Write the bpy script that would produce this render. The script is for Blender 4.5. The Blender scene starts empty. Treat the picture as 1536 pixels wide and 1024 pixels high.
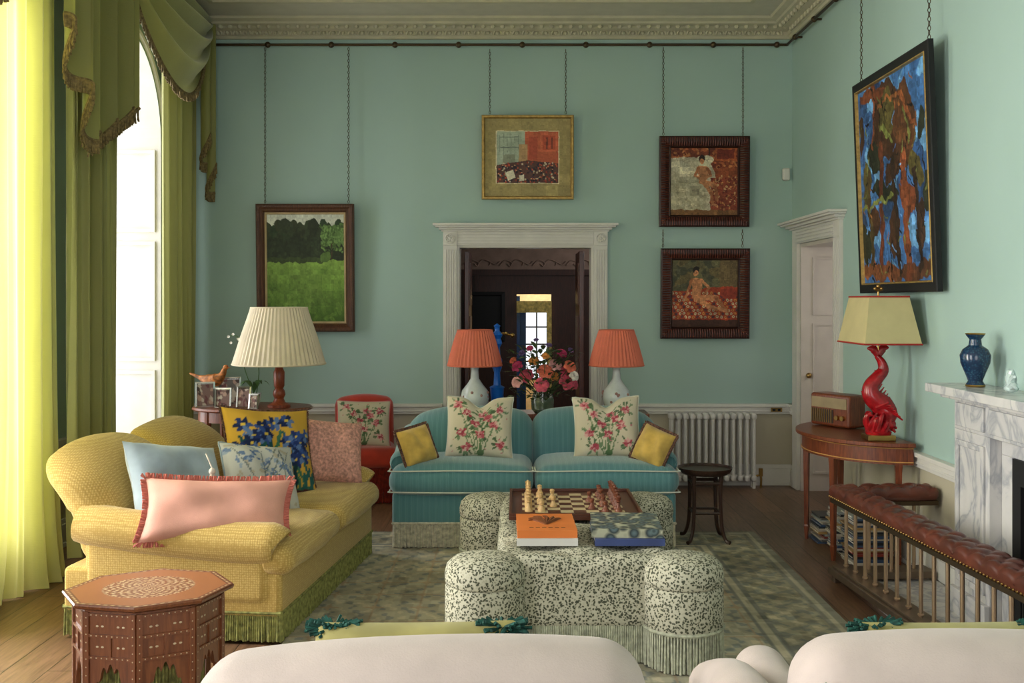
import bpy, bmesh, math, random
import numpy as np
from mathutils import Vector, Matrix, Euler
random.seed(7); np.random.seed(7)
R=math.radians; pi=math.pi
scene=bpy.context.scene
# ------------------------------------------------------------------ materials
def lin(c):
    return tuple(((v/255)/12.92 if v/255<=.04045 else (((v/255)+.055)/1.055)**2.4) for v in c)
class N:
    def __init__(s,name):
        s.m=bpy.data.materials.new(name); s.m.use_nodes=True
        s.t=s.m.node_tree; s.b=s.t.nodes['Principled BSDF']
        s.tc=s.t.nodes.new('ShaderNodeTexCoord')
    def n(s,typ): return s.t.nodes.new(typ)
    def l(s,a,b): s.t.links.new(a,b)
    def ramp(s,fac,stops,interp='LINEAR'):
        r=s.t.nodes.new('ShaderNodeValToRGB'); r.color_ramp.interpolation=interp
        e=r.color_ramp.elements
        while len(e)<len(stops): e.new(.5)
        for i,(p,c) in enumerate(stops):
            e[i].position=p; e[i].color=(*lin(c),1)
        s.l(fac,r.inputs[0]); return r.outputs[0]
    def map(s,scale=(1,1,1),rot=(0,0,0),src='Object'):
        m=s.t.nodes.new('ShaderNodeMapping'); m.inputs['Scale'].default_value=scale; m.inputs['Rotation'].default_value=rot
        s.l(s.tc.outputs[src],m.inputs[0]); return m.outputs[0]
    def noise(s,scale,vec=None,detail=3,dist=0):
        x=s.t.nodes.new('ShaderNodeTexNoise'); x.inputs['Scale'].default_value=scale; x.inputs['Detail'].default_value=detail
        x.inputs['Distortion'].default_value=dist
        s.l(vec if vec else s.tc.outputs['Object'],x.inputs['Vector']); return x.outputs[0]
    def bump(s,h,strength=.3,dist=.005):
        b=s.t.nodes.new('ShaderNodeBump'); b.inputs['Strength'].default_value=strength; b.inputs['Distance'].default_value=dist
        s.l(h,b.inputs['Height']); s.l(b.outputs[0],s.b.inputs['Normal'])
    def set(s,rough=.6,metal=0,spec=.4,col=None,sheen=0):
        s.b.inputs['Roughness'].default_value=rough; s.b.inputs['Metallic'].default_value=metal
        s.b.inputs['Specular IOR Level'].default_value=spec
        if sheen: s.b.inputs['Sheen Weight'].default_value=sheen
        if col: s.b.inputs['Base Color'].default_value=(*lin(col),1)
def dk(c,f): return tuple(min(255,v*f) for v in c)
def M(name,col,rough=.6,metal=0,spec=.4,var=.08,vs=8,bump=0,bs=200,sheen=0):
    a=N(name); a.set(rough,metal,spec,col,sheen)
    if var: a.l(a.ramp(a.noise(vs),[(.3,dk(col,1-var)),(.7,dk(col,1+var))]),a.b.inputs['Base Color'])
    if bump: a.bump(a.noise(bs),bump)
    return a.m
def wood(name,c1,c2,rough=.35,scale=(30,30,3),s=3):
    a=N(name); a.set(rough,0,.5)
    n=a.noise(s,a.map(scale),4,.6)
    a.l(a.ramp(n,[(.3,c1),(.7,c2)]),a.b.inputs['Base Color']); return a.m
def attr(name,rough=.8,bump=0,bs=300,spec=.3):
    a=N(name); a.set(rough,0,spec)
    v=a.n('ShaderNodeAttribute'); v.attribute_name='Col'; a.l(v.outputs['Color'],a.b.inputs['Base Color'])
    if bump: a.bump(a.noise(bs),bump)
    return a.m
mPaint=attr('painted_canvas',.55,.25,120); mPrint=attr('printed_fabric',.9,.2,400); mRug=attr('rug_wool',.95,.6,350,.1); mInlay=attr('inlaid_wood',.35)
mChess=attr('chess_squares',.4)
def wallmat():
    a=N('aqua_wall_paint'); a.set(.6,0,.35)
    g=a.n('ShaderNodeNewGeometry'); sx=a.n('ShaderNodeSeparateXYZ'); a.l(g.outputs['Position'],sx.inputs[0])
    gt=a.n('ShaderNodeMath'); gt.operation='GREATER_THAN'; gt.inputs[1].default_value=.68; a.l(sx.outputs['Z'],gt.inputs[0])
    mx=a.n('ShaderNodeMix'); mx.data_type='RGBA'
    a.l(gt.outputs[0],mx.inputs[0]); mx.inputs[6].default_value=(*lin((188,180,158)),1)
    a.l(a.ramp(a.noise(1.2,g.outputs['Position']),[(.3,(161,187,179)),(.7,(166,192,185))]),mx.inputs[7])
    a.l(mx.outputs[2],a.b.inputs['Base Color']); a.bump(a.noise(60,g.outputs['Position']),.05); return a.m
mWall=wallmat()
mWhite=M('white_trim_paint',(216,213,206),.4,var=.02); mCeil=M('ceiling_paint',(200,194,176),.7,var=.02)
mCorn=M('cornice_plaster',(190,184,158),.7,var=.03)
def floormat():
    a=N('oak_floorboards'); a.set(.36,0,.5)
    v=a.map((1,1,1),(0,0,R(90)))
    br=a.n('ShaderNodeTexBrick'); a.l(v,br.inputs[0])
    for k,x in {'Scale':1,'Brick Width':2.3,'Row Height':.19,'Mortar Size':.003,'Mortar Smooth':.3,'Bias':0}.items(): br.inputs[k].default_value=x
    br.inputs['Color1'].default_value=(*lin((146,110,84)),1); br.inputs['Color2'].default_value=(*lin((118,88,67)),1); br.inputs['Mortar'].default_value=(*lin((48,34,24)),1)
    n=a.noise(3,a.map((18,1.5,1)),5,.8); c=a.ramp(n,[(.25,(165,160,155)),(.75,(255,255,255))])
    mx=a.n('ShaderNodeMix'); mx.data_type='RGBA'; mx.blend_type='MULTIPLY'; mx.inputs[0].default_value=1
    a.l(br.outputs[0],mx.inputs[6]); a.l(c,mx.inputs[7]); a.l(mx.outputs[2],a.b.inputs['Base Color']); a.bump(br.outputs['Fac'],.3,.002)
    return a.m
mFloor=floormat()
def marble():
    a=N('veined_marble'); a.set(.25,0,.5)
    n=a.noise(4,a.map((1,1,.6)),9,1.4)
    a.l(a.ramp(n,[(.25,(212,209,206)),(.45,(196,194,193)),(.5,(166,167,171)),(.55,(200,198,196)),(.8,(214,210,206))]),a.b.inputs['Base Color']); return a.m
mMarble=marble()
def leopard():
    a=N('spotted_linen'); a.set(.9,0,.2)
    v=a.n('ShaderNodeTexVoronoi'); v.inputs['Scale'].default_value=88
    mp=a.n('ShaderNodeVectorMath'); mp.operation='ADD'
    sc=a.n('ShaderNodeVectorMath'); sc.operation='SCALE'; sc.inputs['Scale'].default_value=.022
    nn=a.n('ShaderNodeTexNoise'); nn.inputs['Scale'].default_value=38; a.l(a.tc.outputs['Object'],nn.inputs[0])
    a.l(nn.outputs['Color'],sc.inputs[0]); a.l(a.tc.outputs['Object'],mp.inputs[0]); a.l(sc.outputs[0],mp.inputs[1]); a.l(mp.outputs[0],v.inputs['Vector'])
    a.l(a.ramp(v.outputs['Distance'],[(.0,(62,66,54)),(.38,(78,80,66)),(.5,(176,173,154)),(1,(190,187,168))]),a.b.inputs['Base Color']); return a.m
mLeo=leopard()
def cord():
    a=N('blue_corduroy'); a.set(.8,0,.25,sheen=.5)
    w=a.n('ShaderNodeTexWave'); w.bands_direction='X'; w.inputs['Scale'].default_value=8; w.inputs['Distortion'].default_value=0
    a.l(a.tc.outputs['Object'],w.inputs[0])
    w2=a.n('ShaderNodeTexWave'); w2.bands_direction='X'; w2.inputs['Scale'].default_value=32; a.l(a.tc.outputs['Object'],w2.inputs[0])
    mm=a.n('ShaderNodeMath'); mm.operation='MULTIPLY'; a.l(w.outputs[1],mm.inputs[0]); a.l(w2.outputs[1],mm.inputs[1])
    a.l(a.ramp(mm.outputs[0],[(.0,(84,130,136)),(.5,(89,135,141)),(.95,(106,149,153))]),a.b.inputs['Base Color']); a.bump(w2.outputs[1],.3,.003); return a.m
mBlue=cord()
def weave(name,c1,c2,sc=90):
    a=N(name); a.set(.9,0,.2,sheen=.2)
    ch=a.n('ShaderNodeTexVoronoi'); ch.inputs['Scale'].default_value=sc; ch.inputs['Randomness'].default_value=.25
    a.l(a.tc.outputs['Object'],ch.inputs['Vector'])
    a.l(a.ramp(ch.outputs['Distance'],[(.15,c2),(.6,c1)]),a.b.inputs['Base Color']); a.bump(ch.outputs['Distance'],.4,.004); return a.m
mYel=weave('yellow_woven_fabric',(172,142,76),(206,178,110))
def curt(name,c1,c2,tr=.45):
    a=N(name); a.set(.5,0,.4,sheen=.4)
    g=a.noise(2,a.map((1,1,.3))); c=a.ramp(g,[(.3,c1),(.7,c2)]); a.l(c,a.b.inputs['Base Color'])
    t=a.n('ShaderNodeBsdfTranslucent'); a.l(c,t.inputs[0]); m=a.n('ShaderNodeMixShader'); m.inputs[0].default_value=tr
    o=a.t.nodes['Material Output']; a.l(a.b.outputs[0],m.inputs[1]); a.l(t.outputs[0],m.inputs[2]); a.l(m.outputs[0],o.inputs[0])
    a.bump(a.noise(30,a.map((1,1,6)),3),.25); return a.m
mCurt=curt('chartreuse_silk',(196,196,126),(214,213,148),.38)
mCurtO=curt('chartreuse_silk_darker',(146,147,80),(162,162,94),.12)  # same silk, darker and less translucent, for the two farther curtains
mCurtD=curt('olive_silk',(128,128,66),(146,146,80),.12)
mTrimFr=M('bullion_trim',(116,100,66),.9,var=.25,vs=60)
def glass(name,col=(255,255,255)):
    a=N(name); a.set(.02,0,.5,col); a.b.inputs['Transmission Weight'].default_value=1; return a.m
mGlass=glass('clear_glass')
mMah=wood('mahogany',(86,38,22),(132,68,38)); mDark=wood('dark_wood',(44,27,21),(66,42,32)); mDoorM=wood('mahogany_door',(58,22,16),(90,38,26))
mOcta=wood('octagon_wood',(98,54,32),(128,76,44)); mRed=M('red_velvet',(176,48,28),.8,sheen=.5); mBrass=M('brass',(176,142,84),.3,1,var=.05)
mBronze=M('bronze_metal',(84,70,54),.4,.8); mLeather=M('oxblood_leather',(86,42,30),.34,spec=.6,var=.2,vs=10)
mBlack=M('black_iron',(16,16,17),.6,var=0); mGold=M('gilt',(166,136,76),.45,.5,var=.15,vs=30)
mPipe=M('cream_piping',(205,208,196),.8,var=0); mPipeG=M('green_piping',(70,100,72),.8,var=0)
mFrGrey=M('grey_green_fringe',(166,168,148),.9,var=.15,vs=40); mFrCream=M('cream_fringe',(196,190,170),.9,var=.15,vs=40); mFrGreen=M('olive_fringe',(126,126,72),.9,var=.25,vs=40)
mFrRed=M('red_fringe',(120,34,24),.9,var=.2,vs=40)
mCreamF=M('blush_linen',(184,170,163),.85,var=.03,bump=.2,sheen=.2)
mCoral=M('coral_silk',(212,114,90),.7,var=.05); mShade=M('cream_pleated_silk',(222,208,182),.7,var=.03)
mCer=M('white_porcelain',(210,217,220),.15,spec=.6,var=.04,vs=15)
# ------------------------------------------------------------------ geometry
def G(name,loc=(0,0,0),rz=0,rx=0):
    e=bpy.data.objects.new(name,None); e.empty_display_size=.1; e.location=loc; e.rotation_euler=(rx,0,rz)
    scene.collection.objects.link(e); return e
def add(parent,name,mat,*pcs,smooth=True,bevel=0,cols=None,sharp=40):
    V=[];F=[]
    for v,f in pcs:
        o=len(V); V+= [tuple(p) for p in v]; F+=[tuple(i+o for i in q) for q in f]
    me=bpy.data.meshes.new(name); me.from_pydata(V,[],F); me.materials.append(mat)
    if cols is not None:
        ca=me.color_attributes.new('Col','FLOAT_COLOR','POINT')
        a=np.ones((len(V),4),dtype=np.float32); a[:,:3]=cols; ca.data.foreach_set('color',a.ravel())
    me.validate(); me.update()
    ob=bpy.data.objects.new(name,me); scene.collection.objects.link(ob)
    if parent: ob.parent=parent
    if cols is None:
        bm=bmesh.new(); bm.from_mesh(me); bmesh.ops.recalc_face_normals(bm,faces=bm.faces); bm.to_mesh(me); bm.free()
    if smooth:
        me.shade_smooth()
        try: me.set_sharp_from_angle(angle=R(sharp))
        except Exception: pass
    if bevel:
        m=ob.modifiers.new('b','BEVEL'); m.width=bevel; m.segments=2; m.limit_method='ANGLE'
    return ob
def box(x0,x1,y0,y1,z0,z1):
    v=[(x,y,z) for x in (x0,x1) for y in (y0,y1) for z in (z0,z1)]
    return v,[(0,1,3,2),(4,6,7,5),(0,4,5,1),(2,3,7,6),(0,2,6,4),(1,5,7,3)]
def lathe(prof,n=24,c=(0,0),sx=1,sy=1,mod=None):
    v=[];f=[]
    for r,z in prof:
        for i in range(n):
            a=2*pi*i/n; q=r*(mod(a,z) if mod else 1)
            v.append((c[0]+q*sx*math.cos(a),c[1]+q*sy*math.sin(a),z))
    for j in range(len(prof)-1):
        for i in range(n):
            k=(i+1)%n; f.append((j*n+i,j*n+k,(j+1)*n+k,(j+1)*n+i))
    if prof[0][0]>1e-3: f.append(tuple(range(n-1,-1,-1)))
    if prof[-1][0]>1e-3: f.append(tuple((len(prof)-1)*n+i for i in range(n)))
    return v,f
def olathe(*a,**k):
    v,f=lathe(*a,**k); return v,[q for q in f if len(q)==4]
def cyl(cx,cy,z0,z1,r,r1=None,n=14): return lathe([(r,z0),(r if r1 is None else r1,z1)],n,(cx,cy))
def ball(c,r,n=10,m=7,s=(1,1,1)):
    v,f=lathe([(max(1e-5,r*math.sin(pi*j/m)),-r*math.cos(pi*j/m)) for j in range(m+1)],n)
    return [(c[0]+p[0]*s[0],c[1]+p[1]*s[1],c[2]+p[2]*s[2]) for p in v],f
def sweep(pts,rad,n=8,sub=5,flat=1,closed=False):
    P=[Vector(p) for p in pts]
    if not hasattr(rad,'__len__'): rad=[rad]*len(P)
    out=[];rr=[];L=len(P); rng=L if closed else L-1
    for i in range(rng):
        g=(lambda k:P[k%L]) if closed else (lambda k:P[min(max(k,0),L-1)])
        p0,p1,p2,p3=g(i-1),g(i),g(i+1),g(i+2)
        for k in range(sub):
            t=k/sub; out.append(.5*((2*p1)+(p2-p0)*t+(2*p0-5*p1+4*p2-p3)*t*t+(3*p1-p0-3*p2+p3)*t**3)); rr.append(rad[i]*(1-t)+rad[(i+1)%L]*t)
    if not closed: out.append(P[-1]); rr.append(rad[-1])
    v=[];f=[];m=len(out); up=None
    for i,p in enumerate(out):
        a=out[(i+1)%m] if closed else out[min(i+1,m-1)]; b=out[i-1] if (closed or i>0) else out[0]
        t=(a-b).normalized()
        if up is None:
            up=Vector((0,0,1)) if abs(t.z)<.9 else Vector((0,1,0))
        x=t.cross(up)
        if x.length<1e-4: x=t.cross(Vector((1,0,0)))
        x.normalize(); y=x.cross(t).normalized(); up=y
        for k in range(n):
            q=2*pi*k/n; v.append(tuple(p+x*math.cos(q)*rr[i]*flat+y*math.sin(q)*rr[i]))
    for i in range(m if closed else m-1):
        for k in range(n):
            a=i*n+k;b=i*n+(k+1)%n;c=((i+1)%m)*n+(k+1)%n;d=((i+1)%m)*n+k; f.append((a,b,c,d))
    if not closed: f.append(tuple(range(n-1,-1,-1))); f.append(tuple((m-1)*n+k for k in range(n)))
    return v,f
def grid(fn,nu,nv):
    v=[fn(i/nu,j/nv) for j in range(nv+1) for i in range(nu+1)]
    f=[(j*(nu+1)+i,j*(nu+1)+i+1,(j+1)*(nu+1)+i+1,(j+1)*(nu+1)+i) for j in range(nv) for i in range(nu)]
    return v,f
def soft(c,size,r,div=(6,6,3),fn=None,k=4):
    hx,hy,hz=[s/2 for s in size]; r=min(r,hx*.98,hy*.98,hz*.98)
    def ax(h,n):
        e=[r*math.tan(pi/4*i/k) for i in range(1,k+1)]
        a=[-(h-r)+2*(h-r)*i/n for i in range(n+1)]
        return [-(h-r)-q for q in reversed(e)]+a+[(h-r)+q for q in e]
    A=[ax(hx,div[0]),ax(hy,div[1]),ax(hz,div[2])]; H=(hx,hy,hz)
    V=[];F=[];D={}
    def vid(p):
        key=(round(p[0],5),round(p[1],5),round(p[2],5))
        if key in D: return D[key]
        inn=[max(-(H[i]-r),min(H[i]-r,p[i])) for i in range(3)]
        d=Vector([p[i]-inn[i] for i in range(3)]); d=d.normalized()*r
        q=[inn[i]+d[i] for i in range(3)]
        if fn: q=fn(*q,hx,hy,hz)
        V.append((q[0]+c[0],q[1]+c[1],q[2]+c[2])); D[key]=len(V)-1; return D[key]
    for a,b,w in((0,1,2),(1,2,0),(2,0,1)):
        for s in(-1,1):
            for i in range(len(A[a])-1):
                for j in range(len(A[b])-1):
                    q=[]
                    for di,dj in((0,0),(1,0),(1,1),(0,1)):
                        p=[0,0,0]; p[a]=A[a][i+di];p[b]=A[b][j+dj];p[w]=s*H[w]; q.append(vid(p))
                    if s<0:q.reverse()
                    if len(set(q))==4: F.append(tuple(q))
    return V,F
def tf(pc,m): return [tuple(m@Vector(p)) for p in pc[0]],pc[1]
def T(x=0,y=0,z=0,rx=0,ry=0,rz=0,s=1):
    return Matrix.Translation((x,y,z))@Euler((R(rx),R(ry),R(rz)),'XYZ').to_matrix().to_4x4()@Matrix.Scale(s,4)
def framep(w,h,prof,zc=0):
    v=[];f=[]
    for ins,d in prof:
        a=w/2-ins;b=h/2-ins; v+=[(-a,-d,zc-b),(a,-d,zc-b),(a,-d,zc+b),(-a,-d,zc+b)]
    for j in range(len(prof)-1):
        for i in range(4):
            k=(i+1)%4; f.append((j*4+i,j*4+k,j*4+4+k,j*4+4+i))
    return v,f
def fringe(path,z0,z1,sp=.011,r=.005,closed=True,jit=.004):
    V=[];F=[];P=path+([path[0]] if closed else [])
    for a,b in zip(P[:-1],P[1:]):
        L=math.hypot(b[0]-a[0],b[1]-a[1]); n=max(1,int(L/sp))
        for i in range(n):
            t=(i+.5)/n; x=a[0]+(b[0]-a[0])*t;y=a[1]+(b[1]-a[1])*t
            jx=random.uniform(-jit,jit);jy=random.uniform(-jit,jit);o=len(V)
            for zz,rr,k in((z1,r*.8,0),((z0+z1)/2,r,.5),(z0+random.uniform(0,.008),r*1.15,1)):
                for q in range(4): V.append((x+jx*k+rr*math.cos(q*pi/2),y+jy*k+rr*math.sin(q*pi/2),zz))
            for j in range(2):
                for q in range(4): F.append((o+j*4+q,o+j*4+(q+1)%4,o+j*4+4+(q+1)%4,o+j*4+4+q))
    return V,F
def circ(cx,cy,r,n=40,a0=0,a1=2*pi): return [(cx+r*math.cos(a0+(a1-a0)*i/n),cy+r*math.sin(a0+(a1-a0)*i/n)) for i in range(n)]
# ------------------------------------------------------------------ canvas painter
class C:
    def __init__(s,w,h,col,warp=0):
        s.w=w;s.h=h;s.a=np.zeros((h,w,3));s.a[:]=col
        s.X,s.Y=np.meshgrid((np.arange(w)+.5)/w,(np.arange(h)+.5)/h)
        if warp:
            X,Y=s.X.copy(),s.Y.copy()
            s.X=X+warp*(np.sin(Y*21+X*6)+.6*np.sin(Y*47-X*31+1)+.4*np.sin(Y*90+X*60)); s.Y=Y+warp*(np.sin(X*25+2+Y*9)+.6*np.sin(X*53+Y*27)+.4*np.sin(X*88-Y*70))
    def ell(s,cx,cy,rx,ry,col,a=0,al=1):
        c,n=math.cos(a),math.sin(a);dx=s.X-cx;dy=s.Y-cy
        m=((dx*c+dy*n)/rx)**2+((-dx*n+dy*c)/ry)**2<1; s.a[m]=s.a[m]*(1-al)+np.array(col)*al
    def rect(s,x0,y0,x1,y1,col): s.a[(s.X>x0)&(s.X<x1)&(s.Y>y0)&(s.Y<y1)]=col
    def poly(s,pts,col,al=1):
        m=np.zeros(s.X.shape,bool);n=len(pts)
        for i in range(n):
            x1,y1=pts[i];x2,y2=pts[(i+1)%n]
            if y1==y2: continue
            m^=((y1>s.Y)!=(y2>s.Y))&(s.X<(x2-x1)*(s.Y-y1)/(y2-y1)+x1)
        s.a[m]=s.a[m]*(1-al)+np.array(col)*al
    def line(s,p,q,w,col):
        dx=q[0]-p[0];dy=q[1]-p[1];t=np.clip(((s.X-p[0])*dx+(s.Y-p[1])*dy)/(dx*dx+dy*dy+1e-9),0,1)
        s.a[(s.X-p[0]-t*dx)**2+(s.Y-p[1]-t*dy)**2<w*w]=col
    def blots(s,n,reg,cols,size,asp=1.5,al=1):
        for _ in range(n):
            s.ell(random.uniform(reg[0],reg[2]),random.uniform(reg[1],reg[3]),size*random.uniform(.5,1.3)*asp,size*random.uniform(.5,1.3),random.choice(cols),random.uniform(0,pi),al)
    def noise(s,amt):
        X=(np.arange(s.w)+.5)/s.w;Y=(np.arange(s.h)+.5)/s.h
        for k in(8,24,60):
            g=np.random.randn(k,k); s.a*=(1+amt*g[(Y*(k-1)).astype(int)][:,(X*(k-1)).astype(int)])[...,None]
        s.a=np.clip(s.a,0,255)
    def lin(s):
        c=np.clip(s.a,0,255)/255; return np.where(c<=.04045,c/12.92,((c+.055)/1.055)**2.4)
def panel(parent,name,w,h,cv,y=-.01,mat=None,zc=0):
    A=cv.lin();nx,ny=cv.w,cv.h
    v,f=grid(lambda u,t:(-w/2+w*u,y,zc+h/2-h*t),nx,ny)
    iy=np.minimum(np.arange(ny+1),ny-1);ix=np.minimum(np.arange(nx+1),nx-1)
    return add(parent,name,mat or mPaint,(v,f),smooth=False,cols=A[iy][:,ix].reshape(-1,3))
def pillow(parent,name,w,h,t,mtx,mat,cv=None,n=26,ears=.1,chop=0,edge=None):
    V=[];F=[];cols=[];A=cv.lin() if cv else None
    if cv: n=64
    for s in(1,-1):
        for j in range(n+1):
            for i in range(n+1):
                u=-1+2*i/n;q=-1+2*j/n
                e=(max(0,1-u**4)*max(0,1-q**4))**.55
                x=w/2*u*(1-ears*(1-q*q)); z=h/2*q*(1-ears*(1-u*u))-chop*math.exp(-(u/.3)**2)*(max(0,q+.4)/1.4)**1.5
                y=-s*t/2*e+.007*(math.sin(7*u+3*q)+.6*math.sin(5*q-4*u+1))*e
                V.append(tuple(mtx@Vector((x,y,z))))
                if cv: cols.append(A[min(cv.h-1,int((1-q)/2*cv.h)),min(cv.w-1,int((u+1)/2*cv.w))])
        o=(0 if s==1 else (n+1)**2)
        for j in range(n):
            for i in range(n):
                a=o+j*(n+1)+i; qd=(a,a+1,a+n+2,a+n+1); F.append(qd if s==1 else qd[::-1])
    ob=add(parent,name,mat,(V,F),cols=np.array(cols) if cv else None,sharp=180)
    if edge:
        kind,em,ln=edge; pcs=[];pts=[]
        for side in range(4):
            for i in range(24 if kind!='pipe' else 10):
                p=-1+2*i/(24 if kind!='pipe' else 10)
                u,q=[(p,-1),(1,p),(-p,1),(-1,-p)][side]
                pts.append((u,q,w/2*u*(1-ears*(1-q*q)),h/2*q*(1-ears*(1-u*u))-chop*math.exp(-(u/.3)**2)*(max(0,q+.4)/1.4)**1.5))
        if kind=='pipe': pcs=[sweep([mtx@Vector((p[2],0,p[3])) for p in pts],ln,6,2,closed=True)]
        else:
            m=len(pts)
            for i in range(m):
                for k in range(4):
                    a=pts[i];b=pts[(i+1)%m];tt=k/4;x=a[2]*(1-tt)+b[2]*tt;z=a[3]*(1-tt)+b[3]*tt
                    dd=Vector((a[0] if abs(a[0])>.99 else 0,0,a[1] if abs(a[1])>.99 else 0)); dd=(dd+Vector((0,random.uniform(-.4,.4),0))+Vector((random.uniform(-.3,.3),0,random.uniform(-.3,.3)))).normalized()
                    pcs.append(sweep([mtx@Vector((x,0,z)),mtx@(Vector((x,0,z))+dd*ln)],[.004,.005],4,1))
        add(parent,name+'_edging',em,*pcs)
    return ob
# ------------------------------------------------------------------ ROOM
XR,XL,YB,YF,ZC=2.46,-3.05,9.23,-1.5,4.12
add(None,'floor',mFloor,box(-4,4,-2,9.6,-.1,0),smooth=False)
add(None,'ceiling',mCeil,box(-3.6,3.2,-2,9.6,ZC,ZC+.1),smooth=False)
DX0,DX1,DZ=-.53,.685,2.138
add(None,'wall_back',mWall,box(-3.6,DX0,YB,YB+.25,0,ZC),box(DX1,XR+.0,YB,YB+.25,0,ZC),box(DX0,DX1,YB,YB+.25,DZ,ZC),smooth=False)
add(None,'wall_right',mWall,box(XR,XR+.5,YF,4.05,0,ZC),box(XR,XR+.5,4.05,4.95,.96,ZC),box(XR,XR+.5,4.95,7.93,0,ZC),box(XR,XR+.5,7.93,8.97,DZ,ZC),box(XR,XR+.5,8.97,YB+.25,0,ZC),smooth=False)
WIN=[(.5,2.1),(4.25,5.85),(7.25,8.85)]; SP=3.0
def arch(y0,y1,x0,x1):
    yc=(y0+y1)/2;r=(y1-y0)/2;v=[];f=[];n=32
    for i in range(n+1):
        y=yc-r*math.cos(pi*i/n);z=SP+math.sqrt(max(0,r*r-(y-yc)**2))
        v+=[(x0,y,z),(x0,y,ZC),(x1,y,z),(x1,y,ZC)]
    for i in range(n):
        a=i*4;b=a+4; f+=[(a,b,b+1,a+1),(a+2,a+3,b+3,b+2),(a,a+2,b+2,b)]
    return v,f
pcs=[];y=YF
for a,b in WIN:
    pcs+=[box(XL-.5,XL,y,a,0,ZC),box(XL-.5,XL,a,b,0,.33),arch(a,b,XL,XL-.5)];y=b
pcs.append(box(XL-.5,XL,y,YB,0,ZC))
add(None,'wall_left',mWall,*pcs,smooth=False)
add(None,'wall_rear',mWall,box(-3.6,-1.2,YF-.3,YF,0,ZC),box(1.4,3,YF-.3,YF,0,ZC),box(-1.2,1.4,YF-.3,YF,3.4,ZC),box(-1.2,1.4,YF-.3,YF,0,.5),smooth=False)
for wi,(a,b) in enumerate(WIN):
    g=G('window_%d'%(wi+1)); yc=(a+b)/2;r=(b-a)/2;X0=XL-.5
    def lining(off,x0,x1):
        def fn(u,t):
            L=SP-.33;tot=2*L+pi*r;s_=u*tot;q=r-off
            if s_<L: p=(a+off,.33+s_)
            elif s_<L+pi*r:
                an=(s_-L)/r; p=(yc-q*math.cos(an),SP+q*math.sin(an))
            else: p=(b-off,SP-(s_-L-pi*r))
            return (x0+(x1-x0)*t,p[0],p[1])
        return grid(fn,90,1)
    fr=[]
    for yy,sg in((a,1),(b,-1)):
        for z0,z1 in((.45,1.05),(1.13,2.15),(2.23,2.93)):
            ya,yb_=sorted((yy+sg*.002,yy+sg*.03))
            fr+=[box(XL-.46,XL-.43,ya,yb_,z0,z1),box(XL-.07,XL-.04,ya,yb_,z0,z1),box(XL-.43,XL-.07,ya,yb_,z0,z0+.03),box(XL-.43,XL-.07,ya,yb_,z1-.03,z1)]
    add(g,'reveal',mWhite,lining(.006,XL+.005,X0),*fr,smooth=False)
    arc=[(XL+.004,yc-(r+.05)*math.cos(pi*i/20),SP+(r+.05)*math.sin(pi*i/20)) for i in range(21)]
    add(g,'architrave',mWhite,sweep([(XL+.004,a-.05,.3)]+arc+[(XL+.004,b+.05,.3)],.028,8,3))
    bars=[box(X0-.03,X0+.02,a+.01,a+.05,.40,SP),box(X0-.03,X0+.02,b-.05,b-.01,.40,SP),box(X0-.03,X0+.02,a+.01,b-.01,.36,.40)]
    for k in(1,2,3): bars.append(box(X0-.02,X0+.01,a+(b-a)*k/4-.012,a+(b-a)*k/4+.012,.4,SP+.5))
    for k in range(1,7): bars.append(box(X0-.018,X0+.008,a+.05,b-.05,.35+.45*k-.012,.35+.45*k+.012))
    bars.append(sweep([(X0,yc-(r-.03)*math.cos(pi*i/16),SP+(r-.03)*math.sin(pi*i/16)) for i in range(17)],.03,6,2))
    add(g,'glazing_bars',mWhite,*bars,smooth=False)
    add(g,'sill',mWhite,box(XL-.5,XL+.04,a+.007,b-.007,.331,.36),smooth=False)
g=G('window_4')  # unseen window, added behind the camera to let in fill light
add(g,'frame',mWhite,*[box(-1.2+.65*k-.02,-1.2+.65*k+.02,YF-.2,YF-.15,.5,3.4) for k in range(5)],*[box(-1.2,1.4,YF-.198,YF-.152,.5+.58*k-.02,.5+.58*k+.02) for k in range(6)],smooth=False)
def railY(y,x0,x1): return [box(x0,x1,y-.03,y,.635,.70),box(x0,x1,y-.05,y,.70,.728),box(x0,x1,y-.038,y,.655,.67)]
def baseY(y,x0,x1): return [box(x0,x1,y-.025,y,.03,.15),box(x0,x1,y-.015,y,.15,.185),box(x0,x1,y-.032,y,0,.03)]
add(None,'trim_1',mWhite,*railY(YB,XL,-.66),*railY(YB,.82,XR),bevel=.004,smooth=False)
add(None,'baseboard_back',mWhite,*baseY(YB,XL,-.66),*baseY(YB,.82,XR),bevel=.003,smooth=False)
def sideb(x,sg,segs,zs):
    o=[]
    for y0,y1 in segs:
        for d,z0,z1 in zs: o.append(box(min(x,x+sg*d),max(x,x+sg*d),y0,y1,z0,z1))
    return o
ZR=[(.03,.635,.70),(.05,.70,.728),(.038,.655,.67)];ZBb=[(.025,.03,.15),(.015,.15,.185),(.032,0,.03)]
RS=[(YF,3.5),(5.45,7.77),(9.13,YB)]
add(None,'trim_2',mWhite,*sideb(XR,-1,RS,ZR),bevel=.004,smooth=False)
add(None,'baseboard_right',mWhite,*sideb(XR,-1,RS,ZBb),bevel=.003,smooth=False)
LS=[(YF,.4),(2.2,4.15),(5.95,7.15),(8.95,YB)]
add(None,'trim_3',mWhite,*sideb(XL,1,LS,ZR),bevel=.004,smooth=False)
add(None,'baseboard_left',mWhite,*sideb(XL,1,LS,ZBb),bevel=.003,smooth=False)
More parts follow.
